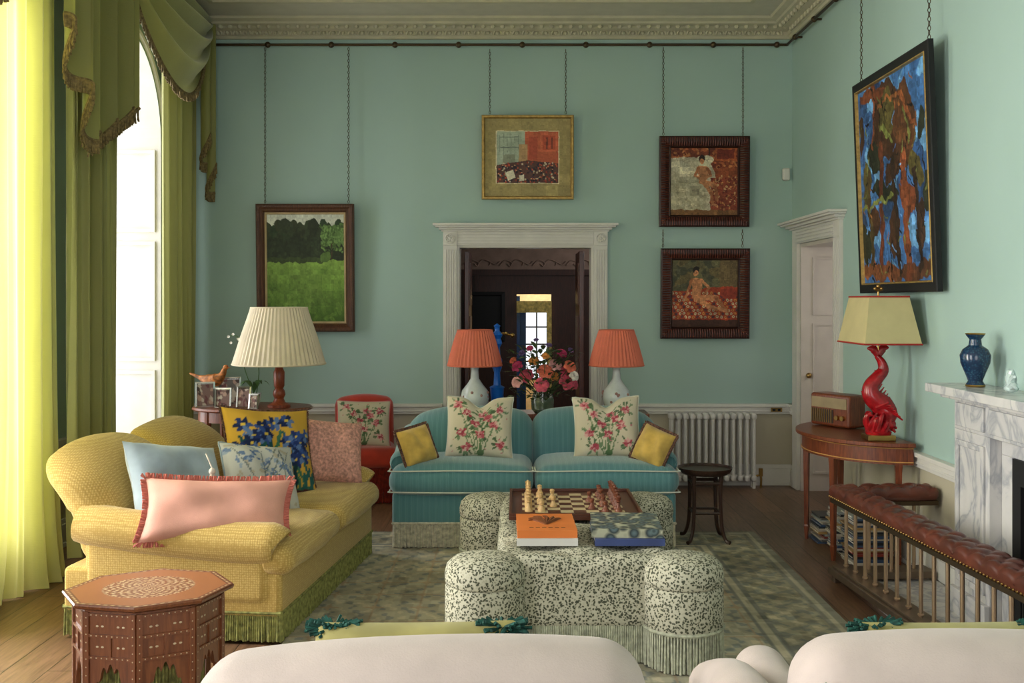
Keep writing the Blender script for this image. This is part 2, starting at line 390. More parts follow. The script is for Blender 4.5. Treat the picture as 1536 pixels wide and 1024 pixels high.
def cornice():
    pr=[(0,3.975),(.03,3.975),(.04,3.995),(.055,4.0),(.06,4.03),(.12,4.045),(.14,4.06),(.19,4.07),(.2,4.085),(.25,4.1),(.26,4.119),(.0,4.119)]
    rings=[];
    for d,z in pr: rings.append([(XL+d,YF+d,z),(XR-d,YF+d,z),(XR-d,YB-d,z),(XL+d,YB-d,z)])
    v=[p for r_ in rings for p in r_];f=[]
    for j in range(len(pr)-1):
        for i in range(4):
            k=(i+1)%4; f.append((j*4+i,j*4+k,j*4+4+k,j*4+4+i))
    return v,f
g=G('trim_4')
add(g,'cornice_profile',mCorn,cornice(),smooth=False)
orn=[];n=62
for i in range(n):
    x=XL+.1+(XR-XL-.2)*(i+.5)/n
    orn.append(sweep([(x+.038*math.cos(a),YB-.07,4.0+.045*math.sin(a)) for a in [pi*k/6 for k in range(7)]],.011,5,2))
    orn.append(ball((x,YB-.075,4.016),.017,6,5))
    orn.append(ball((x+.044,YB-.15,4.052),.022,6,4))
for i in range(110):
    y=YF+.2+(YB-YF-.4)*(i+.5)/110
    orn.append(sweep([(XR-.07,y+.038*math.cos(a),4.0+.045*math.sin(a)) for a in [pi*k/6 for k in range(7)]],.011,5,1))
    orn.append(ball((XR-.15,y+.044,4.052),.022,6,4))
    orn.append(ball((XR-.075,y,4.016),.017,6,4))
add(g,'cornice_ornament',mCorn,*orn)
add(g,'ceiling_moulding',mCorn,box(-2.5,1.92,8.5,8.54,ZC-.02,ZC),box(1.92,1.96,YF,8.54,ZC-.02,ZC),box(-2.54,-2.5,YF,8.54,ZC-.02,ZC),smooth=False)
g=G('smoke_detector',(1.80,8.1,ZC)); add(g,'body',mWhite,lathe([(.002,-.04),(.04,-.04),(.055,-.025),(.06,0)],20))
g=G('picture_rail_rod')
add(g,'rod',mBronze,sweep([(XL+.15,YB-.06,3.915),(XR-.05,YB-.06,3.915)],.012,8,1),sweep([(XR-.06,YB-.05,3.915),(XR-.06,YF+.1,3.915)],.012,8,1),
    *[ball((-2.21+.565*k,YB-.06,3.915),.028,8,6) for k in range(9)],*[sweep([(-2.21+.565*k,YB-.06,3.915),(-2.21+.565*k,YB,3.915)],.01,6,1) for k in range(9)],
    *[ball((XR-.06,8.9-.565*k,3.915),.026,8,6) for k in range(14)],*[sweep([(XR-.06,8.9-.565*k,3.915),(XR,8.9-.565*k,3.915)],.01,6,1) for k in range(14)])
def chain(x,y,z0,z1):
    o=[];n=int((z1-z0)/.026)
    for i in range(n):
        z=z0+.013+i*.026;a=(i%2)*pi/2
        o.append(sweep([(x+.009*math.cos(q)*math.cos(a),y+.009*math.cos(q)*math.sin(a),z+.016*math.sin(q)) for q in [2*pi*k/6 for k in range(6)]],.0028,3,1,closed=True))
    return o
g=G('door_1')
def pil(x0,x1):
    o=[box(x0,x1,YB-.03,YB,.2,2.138),box(x0-.005,x1+.005,YB-.04,YB,0,.2)]
    w=(x1-x0)
    for k in range(5): o.append(box(x0+.012+w*.17*k+.004,x0+.012+w*.17*k+.018,YB-.04,YB-.03,.24,2.1))
    return o
add(g,'casing',mWhite,*pil(DX0-.125,DX0),*pil(DX1,DX1+.125),box(DX0,DX1,YB-.03,YB,2.138,2.26),*[box(DX0,DX1,YB-.04,YB-.03,2.15+.028*k,2.163+.028*k) for k in range(4)],
    box(DX0-.14,DX1+.14,YB-.05,YB,2.26,2.275),box(DX0-.16,DX1+.16,YB-.08,YB,2.275,2.295),box(DX0-.19,DX1+.19,YB-.12,YB,2.295,2.31),box(DX0-.21,DX1+.21,YB-.14,YB,2.31,2.33),
    box(DX0-.01,DX0+.02,YB+.001,YB+.26,0,DZ-.02),box(DX1-.02,DX1+.01,YB+.001,YB+.26,0,DZ-.02),box(DX0,DX1,YB+.001,YB+.26,DZ-.02,DZ+.01),smooth=False,bevel=.002)
ros=[]
for cx in(DX0-.0625,DX1+.0625):
    ros+=[box(cx-.062,cx+.062,YB-.045,YB,2.139,2.259)]
    ros+=[tf(lathe([(.048,0),(.048,.01),(.038,.016),(.03,.004),(.0001,.004)],20),T(cx,YB-.045,2.2,90)),ball((cx,YB-.05,2.2),.014,8,5)]
    ros+=[ball((cx+.026*math.cos(q*pi/4),YB-.05,2.2+.026*math.sin(q*pi/4)),.009,6,4) for q in range(8)]
add(g,'rosettes',mWhite,*ros)
def leaf(x0,x1,y0,y1):
    o=[box(x0,x1,y0,y1,.01,2.1)]
    for z0,z1 in((.2,.7),(.85,1.5),(1.6,2.0)): o.append(box(x0-.008,x1+.008,y0+.1,y1-.1,z0,z1))
    return o
add(g,'leaf_1',mDoorM,*leaf(-.48,-.44,YB+.27,YB+.87),smooth=False,bevel=.004)
add(g,'leaf_2',mDoorM,*leaf(.575,.62,YB+.27,YB+.87),smooth=False,bevel=.004)
g=G('wall_far_room')
mPan=wood('panelling',(50,26,19),(72,38,27),.5); mPl=M('brown_plaster',(150,126,112),.8)
add(g,'panelling',mPan,box(-2.6,0,12.5,12.6,0,1.98),box(.42,3,12.5,12.6,0,1.98),box(0,.42,12.5,12.6,1.72,1.98),box(-2.7,-2.6,9.5,12.6,0,1.98),box(3,3.1,9.5,12.6,0,1.98),
   *[box(x,x+.04,12.47,12.5,0,1.95) for x in(-1.6,-1.0,-.5,.75,1.2,1.7)],box(-2.6,3,12.46,12.5,1.95,2.02),smooth=False)
def scroll(x):
    return [sweep([(x-.2,12.49,2.07),(x-.14,12.49,2.13),(x-.06,12.49,2.10),(x-.08,12.49,2.06),(x-.11,12.49,2.09)],.008,5,4),sweep([(x-.06,12.49,2.1),(x,12.49,2.14),(x+.08,12.49,2.11),(x+.07,12.49,2.07)],.008,5,4),sweep([(x+.08,12.49,2.11),(x+.15,12.49,2.08),(x+.2,12.49,2.12)],.008,5,4)]
add(g,'plaster',mPl,box(-2.6,3,12.5,12.6,1.98,2.9),box(-2.7,-2.6,9.5,12.6,1.98,2.9),box(3,3.1,9.5,12.6,1.98,2.9),box(-2.7,3.1,9.48,12.6,2.8,2.9),
   *[q for x in(-.8,-.4,0,.4,.8) for q in scroll(x)],smooth=False)
add(g,'boards',mFloor,box(-2.7,3.1,9.6,15.6,-.1,-.001),smooth=False)
mCrm=M('cream_wall',(222,200,150),.8); mBluP=M('blue_paint',(42,84,140),.4)
add(g,'end_room',mCrm,box(-1,0.08,15,15.1,0,2.6),box(.5,1.5,15,15.1,0,2.6),box(.08,.5,15,15.1,1.5,2.6),box(.08,.5,15,15.1,0,.5),box(-1.1,-1,12.6,15,0,2.6),box(1.5,1.6,12.6,15,0,2.6),box(-1,1.5,12.6,15.1,2.6,2.7),smooth=False)
add(g,'end_window_frame',mBlack,box(.28,.3,14.98,15.02,.5,1.5),*[box(.08,.5,14.985,15.015,.5+.25*k,.52+.25*k) for k in range(5)],box(.06,.1,14.96,15.02,.5,1.5),box(.48,.52,14.96,15.02,.5,1.5),smooth=False)
add(g,'pelmet',M('yellow_pelmet',(214,190,110),.8,var=.2,vs=30),box(-.0,.42,12.42,12.46,1.5,1.64),box(.36,.42,12.42,12.46,.0,1.5),smooth=False)
add(g,'blue_door',mBluP,box(.0,.04,12.6,13.3,0,1.7),box(.04,.12,13.3,13.33,0,1.5),smooth=False)
add(g,'dark_picture',mBlack,*[tf(framep(.44,.6,[(0,0),(0,.03),(.04,.04),(.05,.02)]),T(-.36,12.44,1.45))],tf(([(-.2,0,-.28),(.2,0,-.28),(.2,0,.28),(-.2,0,.28)],[(0,1,2,3)]),T(-.36,12.43,1.45)),smooth=False)
g=G('door_2')
mDr=M('greige_paint',(204,194,186),.5,var=.02)
add(g,'casing',mWhite,box(XR-.03,XR,8.97,9.12,0,2.138),box(XR-.03,XR,7.78,7.93,0,2.138),box(XR-.03,XR,7.78,9.12,2.138,2.26),
   *[box(XR-.04,XR-.03,7.795+.035*k,7.81+.035*k,.2,2.12) for k in range(4)],
   *[box(XR-.04,XR-.03,7.93,8.97,2.15+.028*k,2.163+.028*k) for k in range(4)],
   box(XR-.05,XR,7.76,9.14,2.26,2.275),box(XR-.08,XR,7.74,9.16,2.275,2.295),box(XR-.12,XR,7.71,9.19,2.295,2.31),box(XR-.14,XR,7.69,9.2,2.31,2.33),smooth=False,bevel=.002)
jm=[box(XR+.001,XR+1.2,8.94,8.968,0,DZ-.03),box(XR+.5,XR+1.2,7.88,7.93,0,DZ-.03),box(XR+1.2,XR+1.25,7.8,9.1,0,DZ),box(XR+.001,XR+1.2,7.94,8.968,DZ-.03,DZ-.001)]
for z0,z1 in((.15,.72),(.82,1.45),(1.52,2.02)):
    xa,xb=XR+.1,XR+.44
    jm+=[box(xa,xa+.02,8.925,8.94,z0,z1),box(xb-.02,xb,8.925,8.94,z0,z1),box(xa+.02,xb-.02,8.925,8.94,z0,z0+.02),box(xa+.02,xb-.02,8.925,8.94,z1-.02,z1)]
add(g,'panelled_jamb',mDr,*jm,smooth=False)
add(g,'passage_floor',mFloor,box(XR+.5,XR+1.2,7.9,9.0,-.05,.001),smooth=False)
add(g,'handle',mBrass,ball((XR+.06,8.93,1.0),.02),ball((XR+.06,8.91,1.0),.025))
g=G('marble_fireplace')
add(g,'surround',mMarble,box(2.3,XR-.001,5.03,5.43,0,.98),box(2.3,XR-.001,3.57,3.97,0,.98),box(2.3,XR-.001,3.57,5.43,.98,1.14),box(2.24,XR-.001,3.52,5.47,1.14,1.165),box(2.18,XR-.001,3.46,5.52,1.165,1.21),
   box(2.36,XR-.001,4.9,5.029,0,.9),box(2.36,XR-.001,3.971,4.1,0,.9),box(2.36,XR-.001,3.971,5.029,.9,.979),
   box(2.27,2.299,5.02,5.44,0,.16),box(2.27,2.299,3.56,3.98,0,.16),
   *[b_ for y0 in(5.07,3.61) for b_ in(box(2.285,2.3,y0,y0+.03,.2,.93),box(2.285,2.3,y0+.29,y0+.32,.2,.93),box(2.285,2.3,y0+.03,y0+.29,.2,.23),box(2.285,2.3,y0+.03,y0+.29,.9,.93))],
   box(2.285,2.3,4.0,5.0,1.0,1.12),box(2.285,2.3,5.07,5.39,1.0,1.12),smooth=False,bevel=.004)
add(g,'hearth',mMarble,box(1.93,XR-.001,2.95,6.0,0,.03),bevel=.006,smooth=False)
add(g,'firebox',mBlack,box(2.4,2.95,4.9,4.94,0,.95),box(2.4,2.95,4.06,4.1,0,.95),box(2.9,2.95,4.1,4.9,0,.95),box(2.4,2.9,4.1,4.9,.9,.95),box(2.4,2.9,4.1,4.9,.031,.06),box(2.35,2.39,4.82,4.9,.03,.9),box(2.35,2.39,4.1,4.82,.78,.9),*[sweep([(2.36,4.15+.06*k,.05),(2.36,4.15+.06*k,.3)],.008,6,1) for k in range(12)],smooth=False)
# ------------------------------------------------------------------ curtains
def curtain(name,y0,y1,x,z0,z1,npl,amp,seed=0,mat=mCurt):
    rnd=random.Random(seed);ph=[rnd.uniform(0,6) for _ in range(5)]
    def fn(u,t):
        z=z0+(z1-z0)*t; w=1-.05*math.sin(pi*t)
        a=2*pi*npl*u+.8*math.sin(2*pi*u*2+ph[0])+.35*math.sin(3*t+ph[1]+3*u)
        sn=math.sin(a); sn=math.copysign(abs(sn)**.7,sn)
        xx=x+amp*(sn*(.75+.25*math.sin(5*u+ph[4]))+.28*math.sin(2.3*a+ph[2]+1.5*t))+.05*math.exp(-t*14)*math.sin(7*u+ph[3])
        yy=(y0+y1)/2+(u-.5)*(y1-y0)*w+.018*math.sin(a*1.0+1.3)
        return (xx,yy,z)
    g=G(name); add(g,'drape',mat,grid(fn,npl*18,34),sharp=180); return g
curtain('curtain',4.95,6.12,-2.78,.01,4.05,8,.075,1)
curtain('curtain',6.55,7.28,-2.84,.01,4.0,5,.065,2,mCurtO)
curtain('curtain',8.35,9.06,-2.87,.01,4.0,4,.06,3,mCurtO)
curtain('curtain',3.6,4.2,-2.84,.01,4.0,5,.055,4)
def swag(name,y0,y1,x,zt,drop):
    g=G(name)
    def fn(u,t):
        s=max(0,math.sin(pi*u))**.62
        z=zt-.03*t-(.10+(drop-.10)*t)*s*(t**.8 if t>0 else 0)
        fold=.05*math.sin(t*2*pi*5+.8*math.sin(3*u))*(.25+.75*s)
        xx=x+fold+.16*s*math.sin(pi*min(1,t*1.0)*.85)
        yy=y0+(y1-y0)*(.5+(u-.5)*(1-.12*t))
        return (xx,yy,z+.5*fold)
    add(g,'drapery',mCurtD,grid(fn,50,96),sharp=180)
    pts=[fn(i/40,1) for i in range(41)]
    pcs=[sweep(pts,.012,6,1)]
    for i in range(40):
        for k in range(4):
            a=Vector(pts[i]).lerp(Vector(pts[i+1]),k/4); pcs.append(sweep([a,a+Vector((random.uniform(-.01,.01),random.uniform(-.012,.012),-.06))],[.006,.007],4,1))
    add(g,'bullion',mTrimFr,*pcs); return g
def tail(name,y0,y1,x,zt,za,zb,npl=3,flip=False):
    g=G(name)
    def fn(u,t):
        q=1-u if flip else u
        hem=za+(zb-za)*q+.05*math.sin(2*pi*npl*u)
        a=2*pi*npl*u
        return (x+.05*math.sin(a)+.05*q,y0+(y1-y0)*u+.035*math.sin(a+1.2),zt+(hem-zt)*t)
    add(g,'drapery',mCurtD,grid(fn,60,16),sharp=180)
    pcs=[sweep([fn(i/60,1) for i in range(61)],.012,6,1)]
    for i in range(150):
        a=Vector(fn(i/150,1)); pcs.append(sweep([a,a+Vector((random.uniform(-.01,.01),random.uniform(-.01,.01),-.08))],[.006,.007],4,1))
    add(g,'bullion',mTrimFr,*pcs)
swag('curtain_swag',7.0,9.1,-2.7,4.1,.82)
swag('curtain_swag',3.8,6.0,-2.68,4.1,.95)
tail('curtain_tail',6.4,7.12,-2.66,4.08,2.62,2.98,3)
tail('curtain_tail',5.9,6.28,-2.6,4.08,3.3,2.62,2)
tail('curtain_tail',8.95,9.12,-2.72,4.08,3.1,2.6,2)
g=G('curtain_pelmet_board'); add(g,'board',mCurtD,box(XL+.01,-2.76,6.4,9.15,4.085,4.105),box(XL+.01,-2.76,3.1,6.3,4.085,4.105),smooth=False)
# ------------------------------------------------------------------ paintings
def hang(name,cx,zc,w,h,prof,mat,yoff=.05,tilt=2.0,wall='b'):
    if wall=='b': g=G(name,(cx,YB-yoff,zc),0,R(tilt))
    else: g=G(name,(XR-yoff,cx,zc),R(-90),R(tilt))
    add(g,'frame',mat,framep(w,h,prof),box(-w/2+.004,w/2-.004,-.005,.0,-h/2+.004,h/2-.004),smooth=False)
    return g
mFrB=wood('carved_brown_frame',(66,40,27),(100,64,42),.45)
c=C(150,200,(196,200,184),.006)
c.rect(-1,.14,2,.45,(46,56,38))
for k in range(16): c.ell(.03+k*.064,.14+.03*math.sin(k*2.1),.05,.06,(50+random.randint(-6,8),62,40))
c.ell(.6,.13,.07,.09,(42,50,34));c.ell(.25,.12,.1,.07,(54,64,44))
for k in range(5): c.ell(.76+.055*k,.2+.02*math.sin(k*3),.05,.1,(92,122,66))
c.blots(110,(.7,.12,1,.35),[(112,144,80),(74,98,52)],.013)
c.blots(80,(0,.12,.7,.4),[(40,50,34),(58,68,46)],.02,1.5,.6)
for k in range(60): c.rect(-1,.43+.0095*k,2,.43+.0095*(k+1)+.01,(134-k*1.1,168-k*1.2,76-k*.7))
for k in range(8): c.ell(k*.1,.43,.08,.025,(62,76,42))
c.blots(60,(0,.5,1,1),[(120,156,66),(84,118,44),(140,170,80)],.03,3,.25)
c.ell(.76,.4,.07,.05,(84,110,54)); c.line((.84,.28),(.84,.44),.006,(72,58,42)); c.noise(.04)
g=hang('landscape_painting',-1.868,1.935,.865,1.13,[(0,0),(0,.035),(.012,.05),(.03,.052),(.045,.04),(.06,.045),(.075,.025)],mFrB,.07,2.5)
add(g,'slip',M('linen_slip',(182,160,120),.7),framep(.72,.985,[(0,.022),(.012,.024),(.02,.014)]),smooth=False)
add(g,'carving',mFrB,*[ball((sx*.412,-.045,-.54+.024*k),.011,6,4) for sx in(-1,1) for k in range(46)],*[ball((-.41+.024*k,-.045,sz*.545),.011,6,4) for sz in(-1,1) for k in range(35)])
panel(g,'canvas',.69,.955,c,-.012)
c=C(200,185,(160,144,96),.0015)
def pr(x0,y0,x1,y1,col): c.rect(.14+.72*x0,.17+.66*y0,.14+.72*x1,.17+.66*y1,col)
pr(-.015,-.015,1.015,1.015,(222,208,170));pr(0,0,1,1,(164,176,156));pr(.46,0,1,.66,(192,98,68));pr(.52,.1,.66,.55,(176,82,60));pr(.7,.03,.99,.4,(202,104,72));pr(.74,.08,.95,.36,(184,84,58));pr(.8,.12,.83,.34,(120,60,48));pr(.88,.12,.91,.34,(120,60,48))
for k in range(6): pr(.05+.06*k,.04,.055+.06*k,.5,(112,126,116))
pr(.05,.1,.36,.12,(110,122,112));pr(.05,.3,.36,.32,(110,122,112));pr(.36,.25,.5,.62,(184,148,104));pr(.1,.45,.3,.62,(134,140,120))
c.poly([(.14,.6),(.5,.54),(.86,.58),(.86,.83),(.14,.83)],(92,62,56))
for _ in range(220): x=random.random();y=random.uniform(.58,.98);pr(x,y,min(1,x+.025),min(1,y+.035),random.choice([(54,44,50),(70,50,60),(190,84,60),(150,60,44),(48,46,60),(196,180,150)]))
for k in range(26): 
    x=.16+.68*random.random();y=.6+.2*random.random();c.ell(x,y,.008,.01,(210,160,120));c.ell(x,y+.02,.013,.016,(44,38,46))
c.poly([(.24,.7),(.33,.66),(.36,.76),(.27,.8)],(220,212,186));c.poly([(.4,.74),(.46,.72),(.46,.8),(.41,.81)],(214,206,184)); c.noise(.03)
g=hang('courtroom_picture',.098,2.915,.815,.745,[(0,0),(0,.03),(.006,.036),(.02,.036),(.026,.028),(.03,.012)],mGold,.06,1.5)
panel(g,'mounted_print',.76,.69,c,-.01)
mRip=M('ripple_red_brown',(88,42,29),.35,var=.25,vs=20)
def ripple(g,w,h):
    o=[]
    n=int(w/.022)
    for k in range(n):
        x=-w/2+.02+(w-.04)*(k+.5)/n
        for sz in(-1,1): o.append(sweep([(x,-.045,sz*(h/2-.012)),(x,-.052,sz*(h/2-.045)),(x,-.03,sz*(h/2-.085))],.006,4,1))
        for sx in(-1,1): o.append(sweep([(sx*(w/2-.012),-.045,x),(sx*(w/2-.045),-.052,x),(sx*(w/2-.085),-.03,x)],.006,4,1))
    add(g,'ripple_moulding',mRip,*o)
mRd=M('dark_frame',(50,26,20),.4)
PF=[(0,0),(0,.035),(.015,.046),(.05,.046),(.085,.026),(.095,.03),(.105,.014)]
c=C(170,170,(140,72,42),.006)
c.rect(-1,-1,2,.3,(112,54,34));c.blots(120,(0,0,1,.3),[(156,84,48),(96,40,26),(170,106,62)],.02)
c.rect(.66,-1,.98,.2,(160,82,44));c.rect(.69,.03,.95,.17,(110,44,30));c.line((.56,-.1),(.58,.25),.012,(60,30,22))
c.poly([(-1,.2),(.35,.14),(.6,.24),(.7,.5),(.62,2),(-1,2)],(186,176,150));c.ell(.16,.3,.18,.09,(206,198,172),.3);c.ell(.5,.2,.15,.08,(196,188,160),-.2)
c.poly([(-1,.52),(.5,.47),(.58,2),(-1,2)],(176,168,140));c.blots(60,(.0,.4,.55,1),[(162,152,126),(192,184,158)],.025,3,.6)
c.poly([(.6,.45),(2,.4),(2,2),(.58,2)],(132,62,42));c.blots(160,(.62,.42,1,1),[(176,116,70),(100,40,32),(190,150,104),(120,50,36)],.013)
c.poly([(-1,.9),(2,.94),(2,2),(-1,2)],(120,84,50))
sk=(184,124,84);sk2=(156,98,64)
c.ell(.47,.17,.045,.06,(44,28,22));c.ell(.475,.205,.034,.042,sk);c.ell(.465,.2,.006,.005,(60,40,30));c.ell(.487,.2,.006,.005,(60,40,30));c.line((.468,.225),(.484,.225),.003,(130,60,50))
c.poly([(.42,.27),(.54,.27),(.57,.38),(.54,.5),(.44,.5),(.4,.38)],sk)
c.line((.42,.3),(.36,.42),.02,sk2);c.line((.36,.42),(.46,.46),.018,sk);c.line((.54,.3),(.6,.42),.02,sk2);c.line((.6,.42),(.48,.45),.018,sk)
c.line((.46,.5),(.66,.56),.035,sk);c.line((.66,.56),(.7,.78),.026,sk2);c.line((.5,.52),(.6,.66),.03,sk);c.line((.6,.66),(.64,.84),.022,sk2);c.line((.64,.84),(.7,.87),.016,sk);c.noise(.06)
g=hang('seated_nude_painting',1.661,2.70,.798,.80,PF,mRd,.065,2);ripple(g,.798,.8);panel(g,'canvas',.6,.6,c,-.012)
c=C(170,170,(84,82,60),.005)
c.blots(70,(0,0,1,.4),[(96,92,64),(70,70,54),(104,92,60)],.05);c.rect(.72,-1,2,.42,(100,84,56))
c.poly([(-1,.54),(.2,.46),(.5,.42),(.8,.4),(2,.42),(2,2),(-1,2)],(150,58,34))
for i in range(18):
    for j in range(8):
        x=.02+.058*i+(j%2)*.03;y=.5+.05*j
        c.ell(x,y,.02,.02,[(196,180,140),(60,50,62),(190,124,62),(176,162,132)][(i*3+j)%4]);c.ell(x,y,.008,.008,(120,50,34))
c.poly([(-1,.88),(2,.9),(2,2),(-1,2)],(66,40,30));c.ell(.86,.5,.13,.08,(140,54,38))
c.ell(.37,.16,.05,.06,(30,22,20));c.ell(.37,.205,.036,.046,sk);c.ell(.36,.2,.006,.005,(60,40,30));c.ell(.382,.2,.006,.005,(60,40,30))
c.poly([(.3,.28),(.45,.28),(.46,.4),(.44,.55),(.32,.58),(.31,.42)],sk)
c.line((.31,.3),(.25,.46),.02,sk2);c.line((.25,.46),(.22,.6),.016,sk);c.line((.45,.3),(.56,.42),.02,sk);c.line((.56,.42),(.5,.52),.016,sk2)
c.line((.38,.58),(.66,.56),.042,sk);c.line((.66,.56),(.8,.74),.03,sk2);c.line((.4,.6),(.58,.7),.036,sk);c.line((.58,.7),(.84,.76),.026,sk);c.noise(.06)
g=hang('reclining_nude_painting',1.667,1.709,.786,.798,PF,mRd,.065,2);ripple(g,.786,.798);panel(g,'canvas',.6,.6,c,-.012)
c=C(180,200,(62,104,156),.012)
c.blots(60,(0,0,1,1),[(76,128,188),(54,90,142),(104,156,202),(44,72,112)],.06,1.4)
br=(70,46,30);ol=(88,80,42);rb=(110,60,36);dg=(44,48,34)
for x,y,rx,ry,cl,a in[(.42,.2,.2,.19,br,.2),(.68,.26,.15,.2,(88,56,34),-.2),(.25,.05,.2,.04,rb,.1),(.44,.17,.12,.11,ol,.5),(.26,.37,.12,.08,dg,.4),(.56,.43,.18,.07,br,-.3),(.1,.5,.06,.11,ol,.2),(.38,.55,.2,.045,dg,.2),(.82,.48,.1,.06,ol,.7),(.9,.3,.04,.08,dg,.3),(.7,.62,.12,.07,rb,.4),(.2,.7,.08,.08,br,.6),(.5,.76,.08,.12,br,0),(.86,.74,.06,.12,(60,42,30),.1),(.06,.8,.08,.1,dg,0),(.3,.95,.4,.045,(120,72,44),.06),(.8,.96,.3,.045,(92,58,38),-.05),(.04,.22,.035,.1,br,0),(.95,.6,.05,.1,dg,0)]: c.ell(x,y,rx,ry,cl,a)
for p,q,w,col in[((.34,.34),(.3,.9),.03,(100,54,34)),((.5,.4),(.56,.95),.026,(54,38,26)),((.66,.42),(.68,.98),.04,(120,66,40)),((.8,.5),(.84,.95),.022,(50,36,26)),((.12,.45),(.16,.9),.026,(84,68,38)),((.02,.62),(.5,.58),.012,(124,132,68)),((.3,.12),(.6,.1),.01,(150,92,50)),((.62,.1),(.84,.3),.012,(140,80,46)),((.25,.08),(.22,.32),.012,(134,74,44)),((.36,.24),(.5,.3),.014,(116,124,62)),((.7,.2),(.74,.34),.012,(112,116,60))]: c.line(p,q,w,col)
for k in range(80): x=random.random();y=random.random();c.line((x,y),(x+random.uniform(-.06,.06),y+random.uniform(-.02,.1)),.005,random.choice([(20,14,10),(20,14,10),(30,22,16),(146,90,48),(98,144,196),(108,116,64)]))
c.noise(.08)
g=hang('abstract_painting',6.535,2.418,1.33,1.44,[(0,0),(0,.03),(.01,.034),(.055,.034),(.06,.03)],mBlack,.065,2.2,'r')
add(g,'gilt_slip',mGold,framep(1.22,1.33,[(0,.03),(.003,.038),(.010,.038),(.014,.016)]),smooth=False)
panel(g,'canvas',1.195,1.305,c,-.016)
g=G('picture_chains')
ch=[]
for x,z0 in((-2.23,2.51),(-1.49,2.51),(-.238,3.30),(.435,3.30),(1.30,3.11),(2.006,3.11)): ch+=chain(x,YB-.07,z0,3.89)
for x in(1.30,2.006): ch+=chain(x,YB-.05,2.12,2.29)
for y in(5.95,7.12): ch+=chain(XR-.085,y,3.15,3.89)
add(g,'links',mBronze,*ch)
g=G('motion_sensor',(2.4,YB,2.77)); add(g,'body',mWhite,soft((0,-.025,0),(.065,.05,.11),.015,(1,1,1)))
g=G('wall_socket',(2.31,YB-.04,.675)); add(g,'plate',mBrass,box(-.05,.05,-.006,.0,-.018,.018)); add(g,'slots',mBlack,box(-.035,-.01,-.008,-.005,-.01,.01),box(.01,.035,-.008,-.005,-.01,.01))
g=G('column_radiator',(1.72,9.1,0));o=[]
for k in range(13):
    x=-.36+.06*k
    for yy in(-.05,0,.05): o.append(sweep([(x,yy,.08),(x,yy,.62)],.014,8,1))
    o.append(soft((x,0,.63),(.046,.14,.06),.022,(1,2,1)));o.append(soft((x,0,.09),(.046,.14,.06),.022,(1,2,1)))
    if k in(0,12): o.append(box(x-.012,x+.012,-.05,-.02,0,.07));o.append(box(x-.012,x+.012,.02,.05,0,.07))
o.append(sweep([(-.38,0,.1),(.38,0,.1)],.018,8,1));o.append(sweep([(-.38,0,.62),(.38,0,.62)],.018,8,1));add(g,'sections',mWhite,*o)
add(g,'valve',mBrass,sweep([(.38,0,.1),(.43,0,.1),(.43,0,.0)],.01,8,3),cyl(.43,0,.1,.17,.018))
# ------------------------------------------------------------------ rug
RW,RL=2.8,3.97
c=C(280,390,(172,166,146))
X,Y=c.X*RW,c.Y*RL
d=np.minimum(np.minimum(X+.5,RW-X),np.minimum(Y,RL-Y))
def band(d0,d1,col): c.a[(d>=d0)&(d<d1)]=col
band(-1,.04,(140,138,126));band(.04,.07,(182,175,154));band(.07,.1,(144,143,132));band(.1,.38,(160,154,134));band(.38,.41,(134,134,126));band(.41,.45,(182,174,152));band(.45,.47,(134,134,126))
q=np.sin(X*34)*np.sin(Y*34)+.6*np.sin(X*67+2*np.sin(Y*29))*np.cos(Y*59)
c.a[(d>.1)&(d<.38)&(q>.35)]=(134,135,126);c.a[(d>.1)&(d<.38)&(q<-.6)]=(184,174,150)
r_=np.hypot((X-1.2)*1.2,(Y-2.0));th=np.arctan2(Y-2.0,X-1.2)
f=np.sin(r_*34+3*np.cos(th*8))+.8*np.sin(X*63)*np.sin(Y*59)
c.a[(d>.47)&(f>.9)]=(138,140,134);c.a[(d>.47)&(f<-.9)]=(188,178,154)
f2=np.cos(X*13)*np.cos(Y*13);c.a[(d>.47)&(abs(f2)<.04)]=(172,152,128)
c.noise(.05)
A=c.lin();g=G('persian_rug',(0,0,0))
v,f_=grid(lambda u,t:(-1.12+RW*u,7.32-RL*t,.012),280,390)
cols=A[np.minimum(np.arange(391),389)][:,np.minimum(np.arange(281),279)].reshape(-1,3)
add(g,'pile',mRug,(v,f_),cols=cols,smooth=False)
add(g,'backing',M('rug_backing',(120,112,90),.9),box(-1.122,-1.118+RW,7.318-RL,7.322,.0005,.0115),smooth=False)
